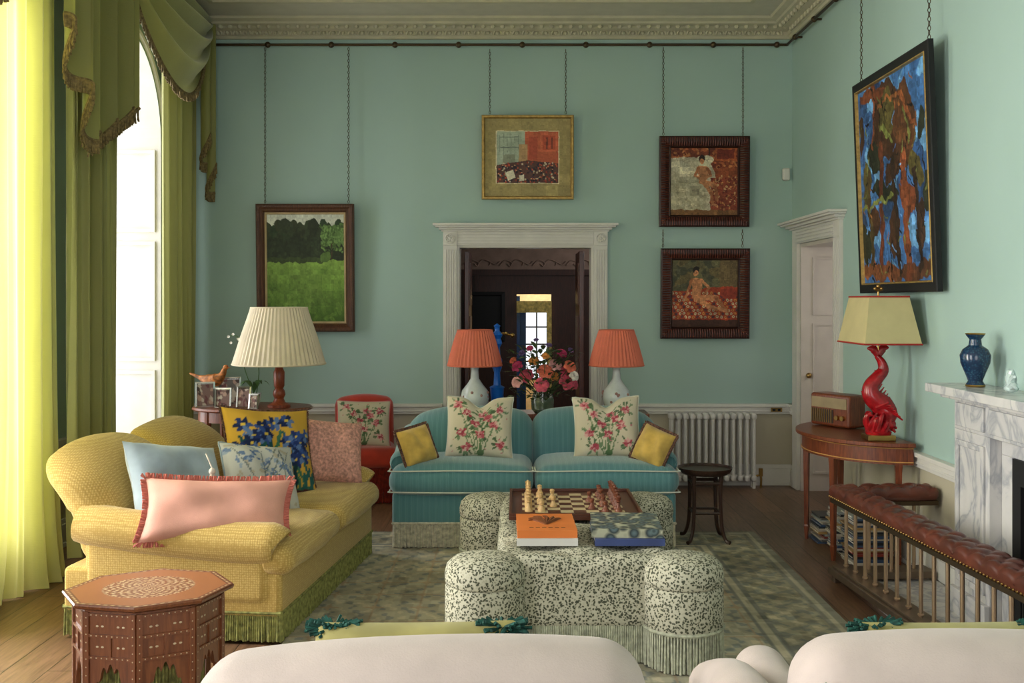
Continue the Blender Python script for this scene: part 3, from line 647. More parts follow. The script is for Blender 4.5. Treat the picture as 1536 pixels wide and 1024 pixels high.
# ------------------------------------------------------------------ sofas
def sofa(name,loc,rz,W,D,fab,frm,fz,z1,z2,aw,af,ah0,ah1,bh,pipe=None,roll=.09,rollout=.0,humps=2,lean=.16,cr=.06,crown=.035):
    g=G(name,(*loc,0),R(rz)); yf=-D/2;yb=D/2
    add(g,'base',fab,soft((0,0,(fz+z1)/2),(W-.05,D-.1,z1-fz+.04),.03,(3,3,1)))
    hw=W/2-.035;hd=D/2-.055
    rect=[(-hw,-hd),(hw,-hd),(hw,hd),(-hw,hd)]
    add(g,'fringe_skirt',frm,fringe(rect,.014,fz,.011,.0062));
    add(g,'fringe_heading',frm,*[sweep([(a[0]*1.004,a[1]*1.004,fz+.005),(b[0]*1.004,b[1]*1.004,fz+.005)],.01,6,1) for a,b in zip(rect,rect[1:]+rect[:1])])
    cd=D-.28;n=humps;cw=W/n
    for i in range(n):
        cx=-W/2+cw*(i+.5)
        def fn(x,y,z,hx,hy,hz,i=i):
            k=max(0,min(1,(y+hy-.17)/.05))
            if i==0 and x<0: x*=1-k*(aw-.01)/hx
            if i==n-1 and x>0: x*=1-k*(aw-.01)/hx
            e=(1-(x/hx)**2)*(1-(y/hy)**4)
            if z>0: z+=crown*max(0,e)
            y-=.018*(1-(x/hx)**2)*(1 if y<0 else 0)
            z+=.003*math.sin(x*23+y*11)
            return (x,y,z)
        add(g,'seat_cushion_%d'%(i+1),fab,soft((cx,yf+cd/2,(z1+z2)/2),(cw-.006,cd,z2-z1),cr,(10,14,2),fn))
        if pipe:
            for zz in(z1+.028,z2-.02):
                x0,x1=cx-cw/2+.03,cx+cw/2-.03
                add(g,'piping',pipe,sweep([(x0-.022,yf+.2,zz),(x0-.02,yf+.06,zz),(x0+.02,yf+.01,zz),(cx,yf-.012,zz+(.008 if zz>z1+.1 else 0)),(x1-.02,yf+.01,zz),(x1+.02,yf+.06,zz),(x1+.022,yf+.2,zz)],.005,6,5))
    for i in range(n):
        cx=-(W-.1)/2+(W-.1)/n*(i+.5);bw=(W-.1)/n+.02
        def fb(x,y,z,hx,hy,hz,i=i):
            t=(z+hz)/(2*hz)
            if z>0: z-=.05*(x/hx)**2*t
            o=(-1 if i==0 else 1)
            if o*x>0: z-=.06*(abs(x)/hx)**3*t
            y+=lean*t*t
            y-=.03*math.sin(pi*t)*(1-(x/hx)**2)
            return (x,y,z)
        add(g,'back_%d'%(i+1),fab,soft((cx,yb-.22,(z1+bh)/2),(bw,.26,bh-z1),.125,(10,3,8),fb))
    for s in(-1,1):
        ya=yf+af
        def fa(x,y,z,hx,hy,hz):
            t=max(0,min(1,(y+hy)/(2*hy)))
            if z>0: z+=(ah1-ah0)*t**1.3
            return (x,y,z)
        add(g,'arm_%d'%(1 if s<0 else 2),fab,soft((s*(W/2-aw/2-.012),(ya+yb-.15)/2,(fz+.02+ah0)/2),(aw,yb-.15-ya,ah0-fz-.02),min(.07,aw/2*.95),(3,10,4),fa))
        if roll>0:
            xo=s*(W/2-aw/2+rollout)
            add(g,'arm_roll_%d'%(1 if s<0 else 2),fab,sweep([(xo,ya-.012,ah0-roll*.75),(xo,ya+.015,ah0-roll*.72),(xo,ya+.2,ah0-roll*.7),(xo,(ya+yb)/2,ah0-roll*.6+(ah1-ah0)*.3),(xo,yb-.25,ah1-roll*.6),(xo,yb-.12,ah1-roll*.4)],[roll*.75,roll*.98,roll,roll,roll,roll*.9],18,5))
    return g
blue=sofa('blue_sofa',(.115,7.25),0,1.93,.95,mBlue,mFrCream,.17,.36,.545,.16,.16,.62,.70,.875,pipe=mPipe,roll=.085,lean=.12,cr=.085,crown=.045)
yel=sofa('yellow_sofa',(-1.576,5.873),84,1.84,1.2,mYel,mFrGreen,.15,.33,.48,.19,.09,.55,.60,.93,roll=.105,rollout=.02,lean=.26,cr=.075,crown=.04)
def floral(seed,base=(206,196,174)):
    random.seed(seed);c=C(110,110,base,.004)
    P=[(.3,.3),(.55,.24),(.42,.45),(.72,.5),(.62,.36),(.22,.62),(.5,.66),(.8,.24),(.16,.16),(.82,.8),(.3,.86)]
    for i,(x,y) in enumerate(P[:9]): c.line((x,y),(.5+.15*(x-.5),.98),.007,(96,122,84))
    for x,y in P:
        for k in range(9):
            a=random.uniform(0,6.3);c.ell(x+.1*math.cos(a),y+.1*math.sin(a),.045,.016,random.choice([(96,118,84),(116,136,104),(78,100,72)]),a)
        for k in range(22):
            a=random.uniform(0,6.3);rr=random.uniform(.01,.062);c.ell(x+rr*math.cos(a),y+rr*math.sin(a),.028,.02,random.choice([(180,82,96),(200,122,128),(214,166,162),(164,66,82)]),a)
        c.ell(x,y,.014,.014,(140,54,66))
    c.blots(30,(.05,.05,.95,.95),[(190,120,126),(118,136,104)],.01)
    return c
mBlk=M('dark_tassel_trim',(96,70,60),.9,var=.4,vs=80)
def cush(name,*a,**k):
    g=G(name); pillow(g,'cover',*a,**k); return g
for cx,sd,rz in((-.255,3,3),(.62,4,-3)):
    cush('floral_cushion',.46,.43,.16,T(cx,7.12,.775,-18,rz*.6,rz),mPrint,floral(sd),ears=.06,chop=.07,edge=('pipe',mPipe,.004))
mYc=M('yellow_cushion_fabric',(196,162,80),.8,var=.1,vs=12,sheen=.3)
cush('yellow_cushion',.24,.25,.13,T(-.67,6.92,.675,-20,-10,38),mYc,ears=.03,edge=('fr',mBlk,.018))
cush('yellow_cushion',.24,.25,.13,T(.915,6.92,.67,-20,18,-38),mYc,ears=.03,edge=('fr',mBlk,.018))
mPB=M('pale_blue_silk',(146,162,174),.5,var=.14,vs=5,sheen=.4);mPk=M('pink_linen',(206,152,136),.85,var=.04,bump=.2);mPk2=M('pink_boucle',(190,140,128),.9,var=.2,vs=60,bump=.6,bs=120)
g=cush('pale_blue_cushion',.56,.45,.17,T(-1.76,5.36,.70,-32,10,52),mPB,ears=.06)
tas=[];
for k in range(26):
    a=k*.7;tas.append(sweep([(-1.52+.008*math.cos(a),5.16+.008*math.sin(a),.78),(-1.51+.02*math.cos(a),5.14+.02*math.sin(a),.70)],[.004,.005],4,1))
add(g,'tassel',M('tassel_cream',(190,180,168),.8),*tas,ball((-1.52,5.16,.795),.018),sweep([(-1.52,5.16,.81),(-1.56,5.19,.88)],.004,5,1))
c=C(100,100,(190,190,184),.006);random.seed(5)
c.blots(110,(0,0,1,1),[(112,132,164),(148,162,180),(92,114,150),(176,168,150)],.024,2)
for k in range(6): c.line((random.random(),1),(random.random(),.1),.008,(110,120,120))
cush('blue_toile_cushion',.46,.42,.15,T(-1.42,5.72,.655,-30,10,46),mPrint,c,ears=.05,edge=('pipe',mPB,.005))
c=C(110,110,(196,154,58),.008);random.seed(8)
for k in range(38):
    x=random.random();c.line((x,1.1),(x+random.uniform(-.25,.25),random.uniform(.3,.8)),.02,random.choice([(24,70,74),(36,88,84),(20,50,58),(56,104,80)]))
for k in range(24):
    x,y=random.uniform(.08,.95),random.uniform(.12,.75)
    for q in range(6): c.ell(x+.055*math.cos(q*1.05),y+.045*math.sin(q*1.05),.05,.028,random.choice([(30,48,104),(48,76,136),(20,34,76),(86,112,160)]),q*1.05)
    c.ell(x,y,.02,.015,(206,176,70))
c.rect(-1,.95,2,2,(80,44,36))
cush('iris_print_cushion',.56,.56,.17,T(-1.47,6.14,.745,-26,6,38),mPrint,c,ears=.08,edge=('fr',mBlk,.012))
cush('pink_boucle_cushion',.42,.4,.14,T(-1.17,6.5,.70,-22,8,28),mPk2,ears=.04)
cush('pink_lumbar_cushion',.70,.32,.16,T(-1.47,5.06,.62,-26,3,12),mPk,ears=.08,edge=('fr',M('pink_fringe',(186,108,96),.9),.026))
# ------------------------------------------------------------------ ottoman
g=G('spotted_ottoman');cyls=[(-.142,4.68),(.752,4.68),(-.155,6.13),(.745,6.13)];FZ=.185
def bodyfn(x,y,z,hx,hy,hz):
    if z>hz-.1:
        a=(x+hx)/.2;b=(y+hy)/.2
        z+=.026*(abs(math.sin(pi*(a+b)/2)*math.sin(pi*(a-b)/2))**.5)-.012
    return (x,y,z)
add(g,'body',mLeo,soft((.305,5.405,.325),(.8,1.52,.33),.06,(32,56,3),bodyfn))
for i,(x,y) in enumerate(cyls):
    r=.182
    add(g,'bolster_%d'%(i+1),mLeo,lathe([(r-.01,.165),(r,.19),(r+.001,.28),(r,.362),(r-.003,.37),(r-.010,.374),(r-.003,.378),(r+.001,.388),(r+.002,.42),(r-.008,.46),(r-.035,.485),(r-.09,.5),(.0001,.506)],44,(x,y)))
    add(g,'bolster_fringe_%d'%(i+1),mFrGrey,fringe(circ(x,y,r-.004),.014,FZ,.010,.0062),sweep([(px,py,FZ) for px,py in circ(x,y,r-.002,24)],.009,6,2,closed=True))
bx=[(-.09,4.66),(.70,4.66),(.70,6.15),(-.09,6.15)]
add(g,'fringe',mFrGrey,fringe(bx,.014,FZ,.010,.0062))
mPages=M('book_pages',(216,212,202),.8,var=.03)
def book(parent,nm,x0,x1,y0,y1,z0,z1,cm,rz=0):
    cx,cy=(x0+x1)/2,(y0+y1)/2;m=T(cx,cy,0,0,0,rz);w=(x1-x0)/2;d=(y1-y0)/2;t=min(.004,(z1-z0)*.3)
    add(parent,nm+'_cover',cm,tf(box(-w,w,-d+t,d,z1-t,z1),m),tf(box(-w,w,-d+t,d,z0,z0+t),m),tf(box(-w,w,-d,-d+t,z0,z1),m),smooth=False)
    add(parent,nm+'_pages',mPages,tf(box(-w+.004,w-.004,-d+t,d-.004,z0+t,z1-t),m),smooth=False)
BZ=.508
g=G('book_stack')
mOr=M('orange_cover',(212,118,54),.45,var=.03)
book(g,'white_book',.0,.285,4.80,5.18,BZ,BZ+.034,M('white_cover',(206,204,200),.4,var=.02))
book(g,'orange_book',.0,.28,4.81,5.19,BZ+.035,BZ+.070,mOr,1)
tz=BZ+.0702
add(g,'cover_motif',M('orange_dark',(110,60,26),.6,var=0),*[sweep([(.14,4.94,tz),(.14+.05*math.cos(a),5.03+.05*math.sin(a),tz),(.14+.085*math.cos(a+.3),5.04+.09*math.sin(a+.2),tz)],[.006,.012,.004],5,3) for a in (.2,.8,1.4,2.0,2.6,3.1)],*[box(.06+.03*k,.08+.03*k,4.87,4.885,tz-.001,tz) for k in range(6)])
g=G('book_stack')
book(g,'blue_book',.365,.69,4.80,5.18,BZ,BZ+.032,M('navy_edge_cover',(58,72,120),.4))
a=N('art_cover');a.set(.4);v=a.n('ShaderNodeTexVoronoi');v.inputs['Scale'].default_value=22;a.l(a.tc.outputs['Object'],v.inputs[0]);a.l(a.ramp(v.outputs['Distance'],[(.1,(40,52,56)),(.3,(92,110,114)),(.5,(44,56,58)),(.8,(170,170,146))]),a.b.inputs['Base Color'])
book(g,'art_book',.36,.69,4.82,5.2,BZ+.033,BZ+.074,a.m,-3)
g=G('chess_set')
mT=M('chess_tray_wood',(84,46,32),.35)
gx,gy=.30,5.72;gz=BZ
add(g,'tray',mT,box(gx-.34,gx+.36,gy-.36,gy+.36,gz,gz+.02),box(gx-.34,gx+.36,gy-.36,gy-.345,gz+.02,gz+.035),box(gx-.34,gx+.36,gy+.345,gy+.36,gz+.02,gz+.035),box(gx-.34,gx-.325,gy-.345,gy+.345,gz+.02,gz+.035),box(gx+.345,gx+.36,gy-.345,gy+.345,gz+.02,gz+.035),smooth=False,bevel=.002)
V=[];F=[];cc=[];sq=.068
for i in range(8):
    for j in range(8):
        o=len(V);x0=gx-.27+sq*i;y0=gy-.27+sq*j
        V+=[(x0,y0,gz+.0215),(x0+sq,y0,gz+.0215),(x0+sq,y0+sq,gz+.0215),(x0,y0+sq,gz+.0215)];F.append((o,o+1,o+2,o+3));cc+=[lin((206,186,146) if (i+j)%2 else (96,54,38))]*4
add(g,'board',mChess,(V,F),cols=np.array(cc),smooth=False)
def piece(x,y,h,kind):
    r=.021;p=[(r,0),(r,.008),(r*.8,.014),(r*.5,.022),(r*.4,h*.55),(r*.7,h*.62),(r*.45,h*.66)]
    if kind=='p': p+=[(r*.65,h*.8),(r*.6,h*.93),(.0001,h)]
    else: p+=[(r*.7,h*.9),(r*.8,h*.93),(r*.35,h*.95),(r*.3,h*1.0),(.0001,h*1.02)]
    return tf(lathe(p,10),T(x,y,gz+.0215))
wp=[];bp=[];random.seed(2)
for j in range(8):
    yy=gy-.27+sq*(j+.5)
    wp+=[piece(gx-.27+sq*.5,yy,.08+.02*(4-abs(j-3.5))/4,'k'),piece(gx-.27+sq*(1.5 if j not in(2,5) else 2.5),yy,.058,'p')]
    bp+=[piece(gx-.27+sq*7.5,yy,.08+.02*(4-abs(j-3.5))/4,'k'),piece(gx-.27+sq*(6.5 if j not in(1,4) else 5.5),yy,.058,'p')]
add(g,'white_pieces',M('boxwood',(206,170,118),.35),*wp);add(g,'dark_pieces',M('rosewood',(116,66,48),.35),*bp)
# ------------------------------------------------------------------ sofa table, lamps, flowers
g=G('sofa_table',(.22,8.1,0))
add(g,'top',mMah,box(-.8,.8,-.17,.17,.745,.775),box(-.76,.76,-.14,.14,.67,.745),*[box(sx*.74-.02,sx*.74+.02,sy*.12-.02,sy*.12+.02,0,.67) for sx in(-1,1) for sy in(-1,1)],smooth=False)
def pleat(n,d): return lambda a,z:1+d*math.sin(a*n)
for x in(-.327,.78):
    g=G('coral_table_lamp',(x,8.08,.776))
    add(g,'shade',mCoral,olathe([(.212,.365),(.2,.42),(.165,.55),(.135,.64)],168,mod=pleat(42,.022)))
    add(g,'shade_trim',mCoral,sweep([(px,py,.365) for px,py in circ(0,0,.213,24)],.006,6,2,closed=True),sweep([(px,py,.64) for px,py in circ(0,0,.135,24)],.005,6,2,closed=True))
    add(g,'vase_base',mCer,lathe([(.075,.016),(.08,.02),(.1,.06),(.112,.11),(.1,.17),(.06,.22),(.034,.26),(.028,.33),(.036,.355),(.0001,.357)],28))
    add(g,'plinth',mDark,lathe([(.085,0),(.085,.012),(.07,.016)],24)); add(g,'stem',mBrass,cyl(0,0,.35,.62,.008))
    o=[]
    for k in range(14):
        a=random.uniform(0,6.28);zz=random.uniform(.07,.16)
        o.append(ball((.104*math.cos(a),.104*math.sin(a),zz),.012,6,4))
    add(g,'painted_motif',M('motif_rust',(170,128,118),.3),*o)
g=G('blue_candlestick',(-.155,8.2,.776));mB=M('cobalt_lacquer',(18,104,206),.3,spec=.6)
add(g,'column',mB,lathe([(.06,0),(.06,.02),(.045,.05),(.05,.1),(.055,.17),(.06,.185),(.03,.2),(.024,.3),(.038,.34),(.04,.4),(.026,.43),(.022,.5),(.04,.53),(.03,.57),(.045,.6),(.02,.63),(.02,.66),(.028,.67),(.0001,.69)],20))
add(g,'brass_arms',mBrass,sweep([(-.12,0,.59),(-.05,0,.61),(0,0,.6),(.05,0,.61),(.12,0,.59)],.009,6,4),ball((-.12,0,.595),.02),ball((.12,0,.595),.02),ball((-.07,0,.61),.014),ball((.07,0,.61),.014))
g=G('flower_bouquet',(.2,8.0,.776))
add(g,'vase',mGlass,lathe([(.06,.0),(.085,.03),(.09,.1),(.07,.16),(.075,.18)],24)); add(g,'water',M('water_tint',(120,134,110),.1),lathe([(.05,.01),(.078,.035),(.08,.1),(.06,.12)],20))
random.seed(11)
def flower(c,r,d,petals=6,layers=3):
    o=[];q=Vector(d).normalized().to_track_quat('Z','Y').to_matrix().to_4x4();m=Matrix.Translation(c)@q
    for L in range(layers):
        for k in range(petals):
            a=2*pi*(k+L*.5)/petals;op=.35+.4*(L)/max(1,layers-1);rr=r*(.55+.25*L)
            def pf(u,t,a=a,op=op,rr=rr):
                w=(u-.5)*rr*1.25*math.sin(pi*min(1,t*.8+.12));l=rr*t
                x=l*math.sin(op*1.6*(.4+t));z=l*math.cos(op*1.6*(.4+t))*.8-.15*r+.18*abs(u-.5)*rr
                return (x*math.cos(a)-w*math.sin(a),x*math.sin(a)+w*math.cos(a),z)
            o.append(tf(grid(pf,3,4),m))
    return o
pcol={'pink':(206,84,104),'coral':(218,112,88),'orange':(206,132,66),'magenta':(164,44,88),'blush':(214,156,156),'purple':(98,78,126),'white':(216,208,198)}
pl=[('pink',.19,.12,.065),('coral',.02,.2,.06),('pink',-.13,.16,.06),('magenta',-.2,.24,.045),('orange',-.07,.28,.04),('blush',.1,.25,.05),('coral',.21,.24,.05),('magenta',.15,.34,.04),('purple',-.16,.34,.028),('purple',.05,.40,.024),('pink',-.01,.1,.055),('blush',-.2,.12,.045),('white',.24,.17,.04),('orange',.09,.16,.04),('purple',.22,.36,.024),('magenta',-.1,.38,.026),('coral',-.23,.28,.03),('pink',.24,.1,.05),('purple',-.05,.44,.02),('pink',.18,.2,.045),('orange',.02,.32,.03)]
bycol={};stems=[]
for cn,x,z,r in pl:
    y=-.08+random.uniform(-.06,.1);p=(x,y,.13+z);bycol.setdefault(cn,[]).extend(flower(p,r*1.05,(x,-.25+y,z*.8+.05)));stems.append(sweep([(0,0,.1),(x*.5,y*.5,.16+z*.3),p],.003,4,3))
for cn,o in bycol.items(): add(g,'blooms_'+cn,M('petal_'+cn,pcol[cn],.6,var=.12,vs=30),*o,sharp=180)
for k in range(280):
    a=random.uniform(0,6.28);rr=random.uniform(.04,.26);zz=.13+random.uniform(.0,.38)-.1*rr;x,y=rr*math.cos(a),rr*math.sin(a)*.6-.03
    d=Vector((math.cos(a),math.sin(a)-.4,random.uniform(-.2,.9))).normalized();L=random.uniform(.05,.1);q=d.to_track_quat('X','Z').to_matrix().to_4x4()
    stems.append(tf(grid(lambda u,t:(L*u,(t-.5)*L*.45*math.sin(pi*u),.12*L*math.sin(pi*u)),5,2),Matrix.Translation((x,y,zz))@q))
add(g,'foliage',M('foliage_green',(72,88,54),.6,var=.3,vs=30),*stems,sharp=180)
g=G('round_side_table',(1.285,7.05,.013))
add(g,'top',mDark,lathe([(.0001,.455),(.15,.455),(.165,.465),(.18,.485),(.185,.5),(.178,.5),(.17,.487),(.0001,.485)],40))
o=[]
for k in range(4):
    a=pi/4+k*pi/2;c_,s_=math.cos(a),math.sin(a);o.append(sweep([(.13*c_,.13*s_,.46),(.125*c_,.125*s_,.3),(.135*c_,.135*s_,.12),(.165*c_,.165*s_,.03),(.2*c_,.2*s_,.014)],[.016,.013,.013,.012,.014],8,4))
    b=a+pi/2;o.append(sweep([(.128*c_,.128*s_,.2),(.128*math.cos(b),.128*math.sin(b),.2)],.009,6,1));o.append(sweep([(.13*c_,.13*s_,.4),(.13*math.cos(b),.13*math.sin(b),.4)],.012,6,1))
add(g,'legs',mDark,*o)
def ellpts(cx,cy,a,b,t0,t1,n): return [(cx+a*math.cos(t0+(t1-t0)*i/n),cy+b*math.sin(t0+(t1-t0)*i/n)) for i in range(n+1)]
def slab(pts,z0,z1):
    n=len(pts);v=[(x,y,z0) for x,y in pts]+[(x,y,z1) for x,y in pts];f=[tuple(range(n-1,-1,-1)),tuple(range(n,2*n))]+[(i,(i+1)%n,n+(i+1)%n,n+i) for i in range(n)];return v,f
g=G('demilune_console_table',(XR-.055,6.85,0))
add(g,'top',mMah,slab(ellpts(0,0,.53,.63,pi/2,3*pi/2,40),.76,.785),bevel=.004)
add(g,'apron',mMah,slab(ellpts(0,0,.49,.59,pi/2,3*pi/2,40),.65,.759));
add(g,'stringing',M('satinwood_inlay',(190,140,80),.4),sweep([(x,y,.665) for x,y in ellpts(0,0,.492,.592,pi/2,3*pi/2,30)],.004,5,1),sweep([(x,y,.75) for x,y in ellpts(0,0,.492,.592,pi/2,3*pi/2,30)],.003,5,1))
o=[]
for t in(100,148,212,260):
    x,y=.47*math.cos(R(t)),.57*math.sin(R(t));o.append(tf(lathe([(.03,.755),(.03,.64),(.026,.6),(.018,.1),(.022,.09),(.02,.07),(.013,.0)],4),T(x,y,0,0,0,t+45)))
add(g,'legs',mMah,*o,smooth=False)
g=G('vintage_radio',(2.2,7.08,.786),R(-62))
add(g,'cabinet',mMah,soft((0,0,.115),(.36,.16,.22),.02,(2,2,2)))
add(g,'face',M('radio_cream',(150,132,100),.5),box(-.16,.16,-.084,-.079,.13,.2));add(g,'grille',mDark,box(-.16,.04,-.084,-.079,.03,.12),smooth=False)
add(g,'knobs',mBrass,*[tf(cyl(0,0,0,.02,.016),T(x,-.08,.07,90)) for x in(.08,.13)],*[box(-.16+.02*k,-.155+.02*k,-.088,-.083,.03,.12) for k in range(10)])
g=G('red_fish_lamp',(2.24,6.4,.786));mRL=M('red_lacquer',(150,18,26),.25,spec=.6,var=.2,vs=25)
add(g,'base_plinth',mBrass,box(-.085,.085,-.07,.07,0,.035),smooth=False,bevel=.004)
add(g,'plinth_foot',mRL,lathe([(.075,.035),(.08,.05),(.06,.07),(.03,.08)],20))
fish=[sweep([(.03,-.03,.11),(.05,-.02,.16),(.02,0,.215),(-.04,0,.27),(-.045,0,.33),(-.005,0,.385),(.03,0,.43),(.02,0,.48),(-.01,0,.52)],[.035,.062,.07,.058,.048,.04,.034,.026,.016],12,5),
 ball((.05,-.035,.1),.04,10,7,(1.2,1,.9)),sweep([(.06,-.03,.1),(.1,-.04,.075)],[.024,.006],8,2),sweep([(.06,-.03,.09),(.09,-.045,.05)],[.018,.006],8,2),
 sweep([(0,0,.52),(-.03,0,.56),(-.07,0,.565)],[.02,.026,.004],8,4,.4),sweep([(0,0,.52),(.03,0,.565),(.065,0,.57)],[.02,.026,.004],8,4,.4)]
for k in range(16):
    a=k*2*pi/16;fish.append(sweep([(.06*math.cos(a),.06*math.sin(a),.06),(.08*math.cos(a+.3),.08*math.sin(a+.3),.11+.02*(k%3)),(.05*math.cos(a+.7),.05*math.sin(a+.7),.15+.02*(k%2))],[.018,.014,.005],6,4))
for k in range(7):
    fish.append(sweep([(.05-.012*k,0,.17+.02*k),(.1-.012*k,.01,.225+.02*k)],[.014,.003],5,2,.5))
    fish.append(sweep([(-.03+.004*k,-.05,.2+.006*k),(.03+.014*k,-.1,.24-.018*k)],[.014,.005],5,2,.6))
    fish.append(sweep([(-.07+.01*k,0,.28+.022*k),(-.11+.014*k,-.01,.30+.022*k)],[.012,.003],5,2,.5))
add(g,'fish_body',mRL,*fish)
add(g,'rod',mBrass,cyl(0,0,.5,.93,.006),ball((0,0,.95),.014),ball((0,0,.925),.02,8,6,(1,1,.4)),ball((-.02,0,.935),.012),ball((.02,0,.935),.012))
def rectloft(a,b,z0,a2,b2,z1): 
    v=[(-a,-b,z0),(a,-b,z0),(a,b,z0),(-a,b,z0),(-a2,-b2,z1),(a2,-b2,z1),(a2,b2,z1),(-a2,b2,z1)];return v,[(0,1,5,4),(1,2,6,5),(2,3,7,6),(3,0,4,7)]
mPS=M('parchment_shade',(192,180,132),.6,var=.03)
add(g,'shade',mPS,rectloft(.17,.26,.6,.12,.19,.885),smooth=False)
def rl(a,b,z): return [(-a,-b,z),(a,-b,z),(a,b,z),(-a,b,z)]
mRT=M('red_trim',(160,40,34),.6,var=0)
o=[]
for a,b,z in((.17,.26,.6),(.12,.19,.885)):
    p=rl(a,b,z);o+=[sweep([p[i],p[(i+1)%4]],.006,6,1) for i in range(4)]
add(g,'shade_trim',mRT,*o)
g=G('cloisonne_vase',(2.33,5.25,1.211))
a=N('cobalt_cloisonne');a.set(.2,0,.6);v=a.n('ShaderNodeTexVoronoi');v.inputs['Scale'].default_value=90;a.l(a.tc.outputs['Object'],v.inputs[0]);a.l(a.ramp(v.outputs['Distance'],[(.0,(60,106,112)),(.2,(26,64,92)),(.6,(16,40,70))]),a.b.inputs['Base Color'])
add(g,'body',a.m,lathe([(.04,0.004),(.045,.012),(.035,.03),(.05,.07),(.07,.12),(.074,.16),(.06,.19),(.032,.21),(.028,.24),(.045,.262),(.045,.268),(.025,.262)],32));add(g,'rim',mBrass,sweep([(x,y,.268) for x,y in circ(0,0,.045,20)],.004,6,2,closed=True),sweep([(x,y,.006) for x,y in circ(0,0,.043,20)],.006,6,2,closed=True))
g=G('glass_shell_ornament',(2.32,4.85,1.216))
add(g,'shell',M('frosted_glass',(190,208,206),.15,spec=.8),*[sweep([(0,0,.02),(.02*math.cos(k*.6),.07*math.cos(k*.6),.03+.06*abs(math.sin(k*.6))),(.04*math.cos(k*.6),.13*math.cos(k*.6),.02+.09*abs(math.sin(k*.6)))],[.02,.018,.006],7,4) for k in range(6)],ball((0,0,.02),.03,s=(1,1.6,.6)))
g=G('club_fender',(1.83,6.08,0),R(4))
def tuft(x,y,z,hx,hy,hz):
    if z>0:
        a=(y+hy)/.125;b=(x+hx)/.125
        z+=.018*(abs(math.sin(pi*(a+b))*math.sin(pi*(a-b)))**.35)-.012
    return (x,y,z)
Lf=3.0
add(g,'front_seat',mLeather,soft((.08,-Lf/2,.53),(.17,Lf,.085),.038,(12,240,1),tuft))
add(g,'side_seat',mLeather,soft((.385,-.085,.53),(.44,.17,.085),.038,(38,12,1),tuft))
add(g,'seat_rail',mBronze,box(.01,.15,-Lf+.01,-.01,.465,.49),box(.15,.6,-.15,-.01,.465,.49),smooth=False)
o=[ball((-.002,-.03-.028*k,.503),.006,5,4) for k in range(105)]+[ball((.02+.028*k,.003,.503),.006,5,4) for k in range(20)]
add(g,'nail_heads',mBrass,*o)
o=[cyl(.08,-.08-.135*k,.1,.465,.0105,n=10) for k in range(22)]+[cyl(.08+.135*k,-.08,.085,.465,.0105,n=10) for k in range(1,4)]
o+=[ball((.08,-.08-.135*k,z),.017,8,5,(1,1,.6)) for k in range(22) for z in(.11,.455)]
mSteel=M('aged_brass_steel',(186,160,132),.35,.85,var=.05);add(g,'posts',mSteel,*o)
add(g,'kerb',M('kerb_metal',(120,104,88),.4,.7),box(.0,.16,-Lf,.0,.045,.085),box(.02,.14,-Lf+.02,-.02,.085,.1),box(.16,.58,-.16,0,.045,.085),box(.02,.06,-.06,-.01,.0,.045),box(.1,.14,-Lf+.02,-Lf+.08,.033,.045),box(.02,.06,-1.6,-1.54,0,.045),box(.02,.06,-Lf+.02,-Lf+.08,0,.045),smooth=False,bevel=.004)
g=G('magazine_stacks');random.seed(21)
MG=[M('mag_%d'%i,cc_,.4,var=0) for i,cc_ in enumerate([(180,170,156),(140,60,50),(60,80,110),(194,186,170),(90,90,86),(170,136,86),(40,44,50),(150,156,152)])]
for sx,sy,n in((2.2,6.5,24),(2.2,6.81,20),(2.18,7.12,15)):
    z=.001
    for k in range(n):
        t=random.uniform(.008,.018);w=random.uniform(.1,.13);d=random.uniform(.12,.15);ox=random.uniform(-.015,.015)
        book(g,'magazine',sx-w+ox,sx+w+ox,sy-d+.02,sy+d-.02,z,z+t,random.choice(MG));z+=t+.0005
# ------------------------------------------------------------------ left back table group
g=G('oval_lamp_table',(-2.12,8.3,0))
add(g,'top',mMah,lathe([(.0001,.775),(.47,.775),(.48,.785),(.47,.8),(.0001,.8)],48,sx=1,sy=.72),lathe([(.43,.69),(.43,.774)],48,sx=1,sy=.7))
add(g,'legs',mMah,*[tf(lathe([(.028,.774),(.028,.68),(.022,.64),(.014,0)],8),T(sx*.3,sy*.2,0)) for sx in(-1,1) for sy in(-1,1)])
g=G('cream_table_lamp',(-1.885,8.2,.801))
add(g,'turned_base',wood('turned_wood',(112,48,26),(150,74,42)),lathe([(.09,0),(.09,.02),(.05,.04),(.036,.07),(.05,.1),(.045,.13),(.032,.15),(.042,.17),(.044,.28),(.03,.31),(.04,.33),(.024,.36),(.018,.4),(.0001,.4)],24))
add(g,'shade',mShade,olathe([(.362,.345),(.345,.4),(.3,.55),(.245,.71),(.22,.79)],220,mod=pleat(55,.012)))
add(g,'shade_trim',mShade,sweep([(x,y,.345) for x,y in circ(0,0,.363,30)],.007,6,2,closed=True),sweep([(x,y,.79) for x,y in circ(0,0,.22,30)],.006,6,2,closed=True));add(g,'stem',mBrass,cyl(0,0,.4,.72,.007))
mSil=M('silver',(190,190,186),.2,.95,var=0)
random.seed(4)
for x,y,w,h,rz in((-2.46,8.16,.15,.2,20),(-2.3,8.09,.13,.16,0),(-2.14,8.1,.12,.17,-10),(-2.34,8.42,.18,.22,12),(-2.04,8.02,.09,.12,-20)):
    g=G('photo_frame',(x,y,.801),R(rz),R(-6))
    add(g,'frame',mSil,framep(w,h,[(0,0),(0,.012),(.012,.014),(.016,.006)],h/2+.003),box(-w/2,w/2,0,.004,.003,h),box(-.01,.01,.004,.04,.008,.012),smooth=False)
    c=C(20,20,random.choice([(130,104,98),(110,104,98),(140,132,116)]));c.blots(16,(0,0,1,1),[(180,150,134),(80,64,60),(190,180,164),(110,70,70)],.1);panel(g,'print',w-.03,h-.03,c,-.007,zc=h/2)
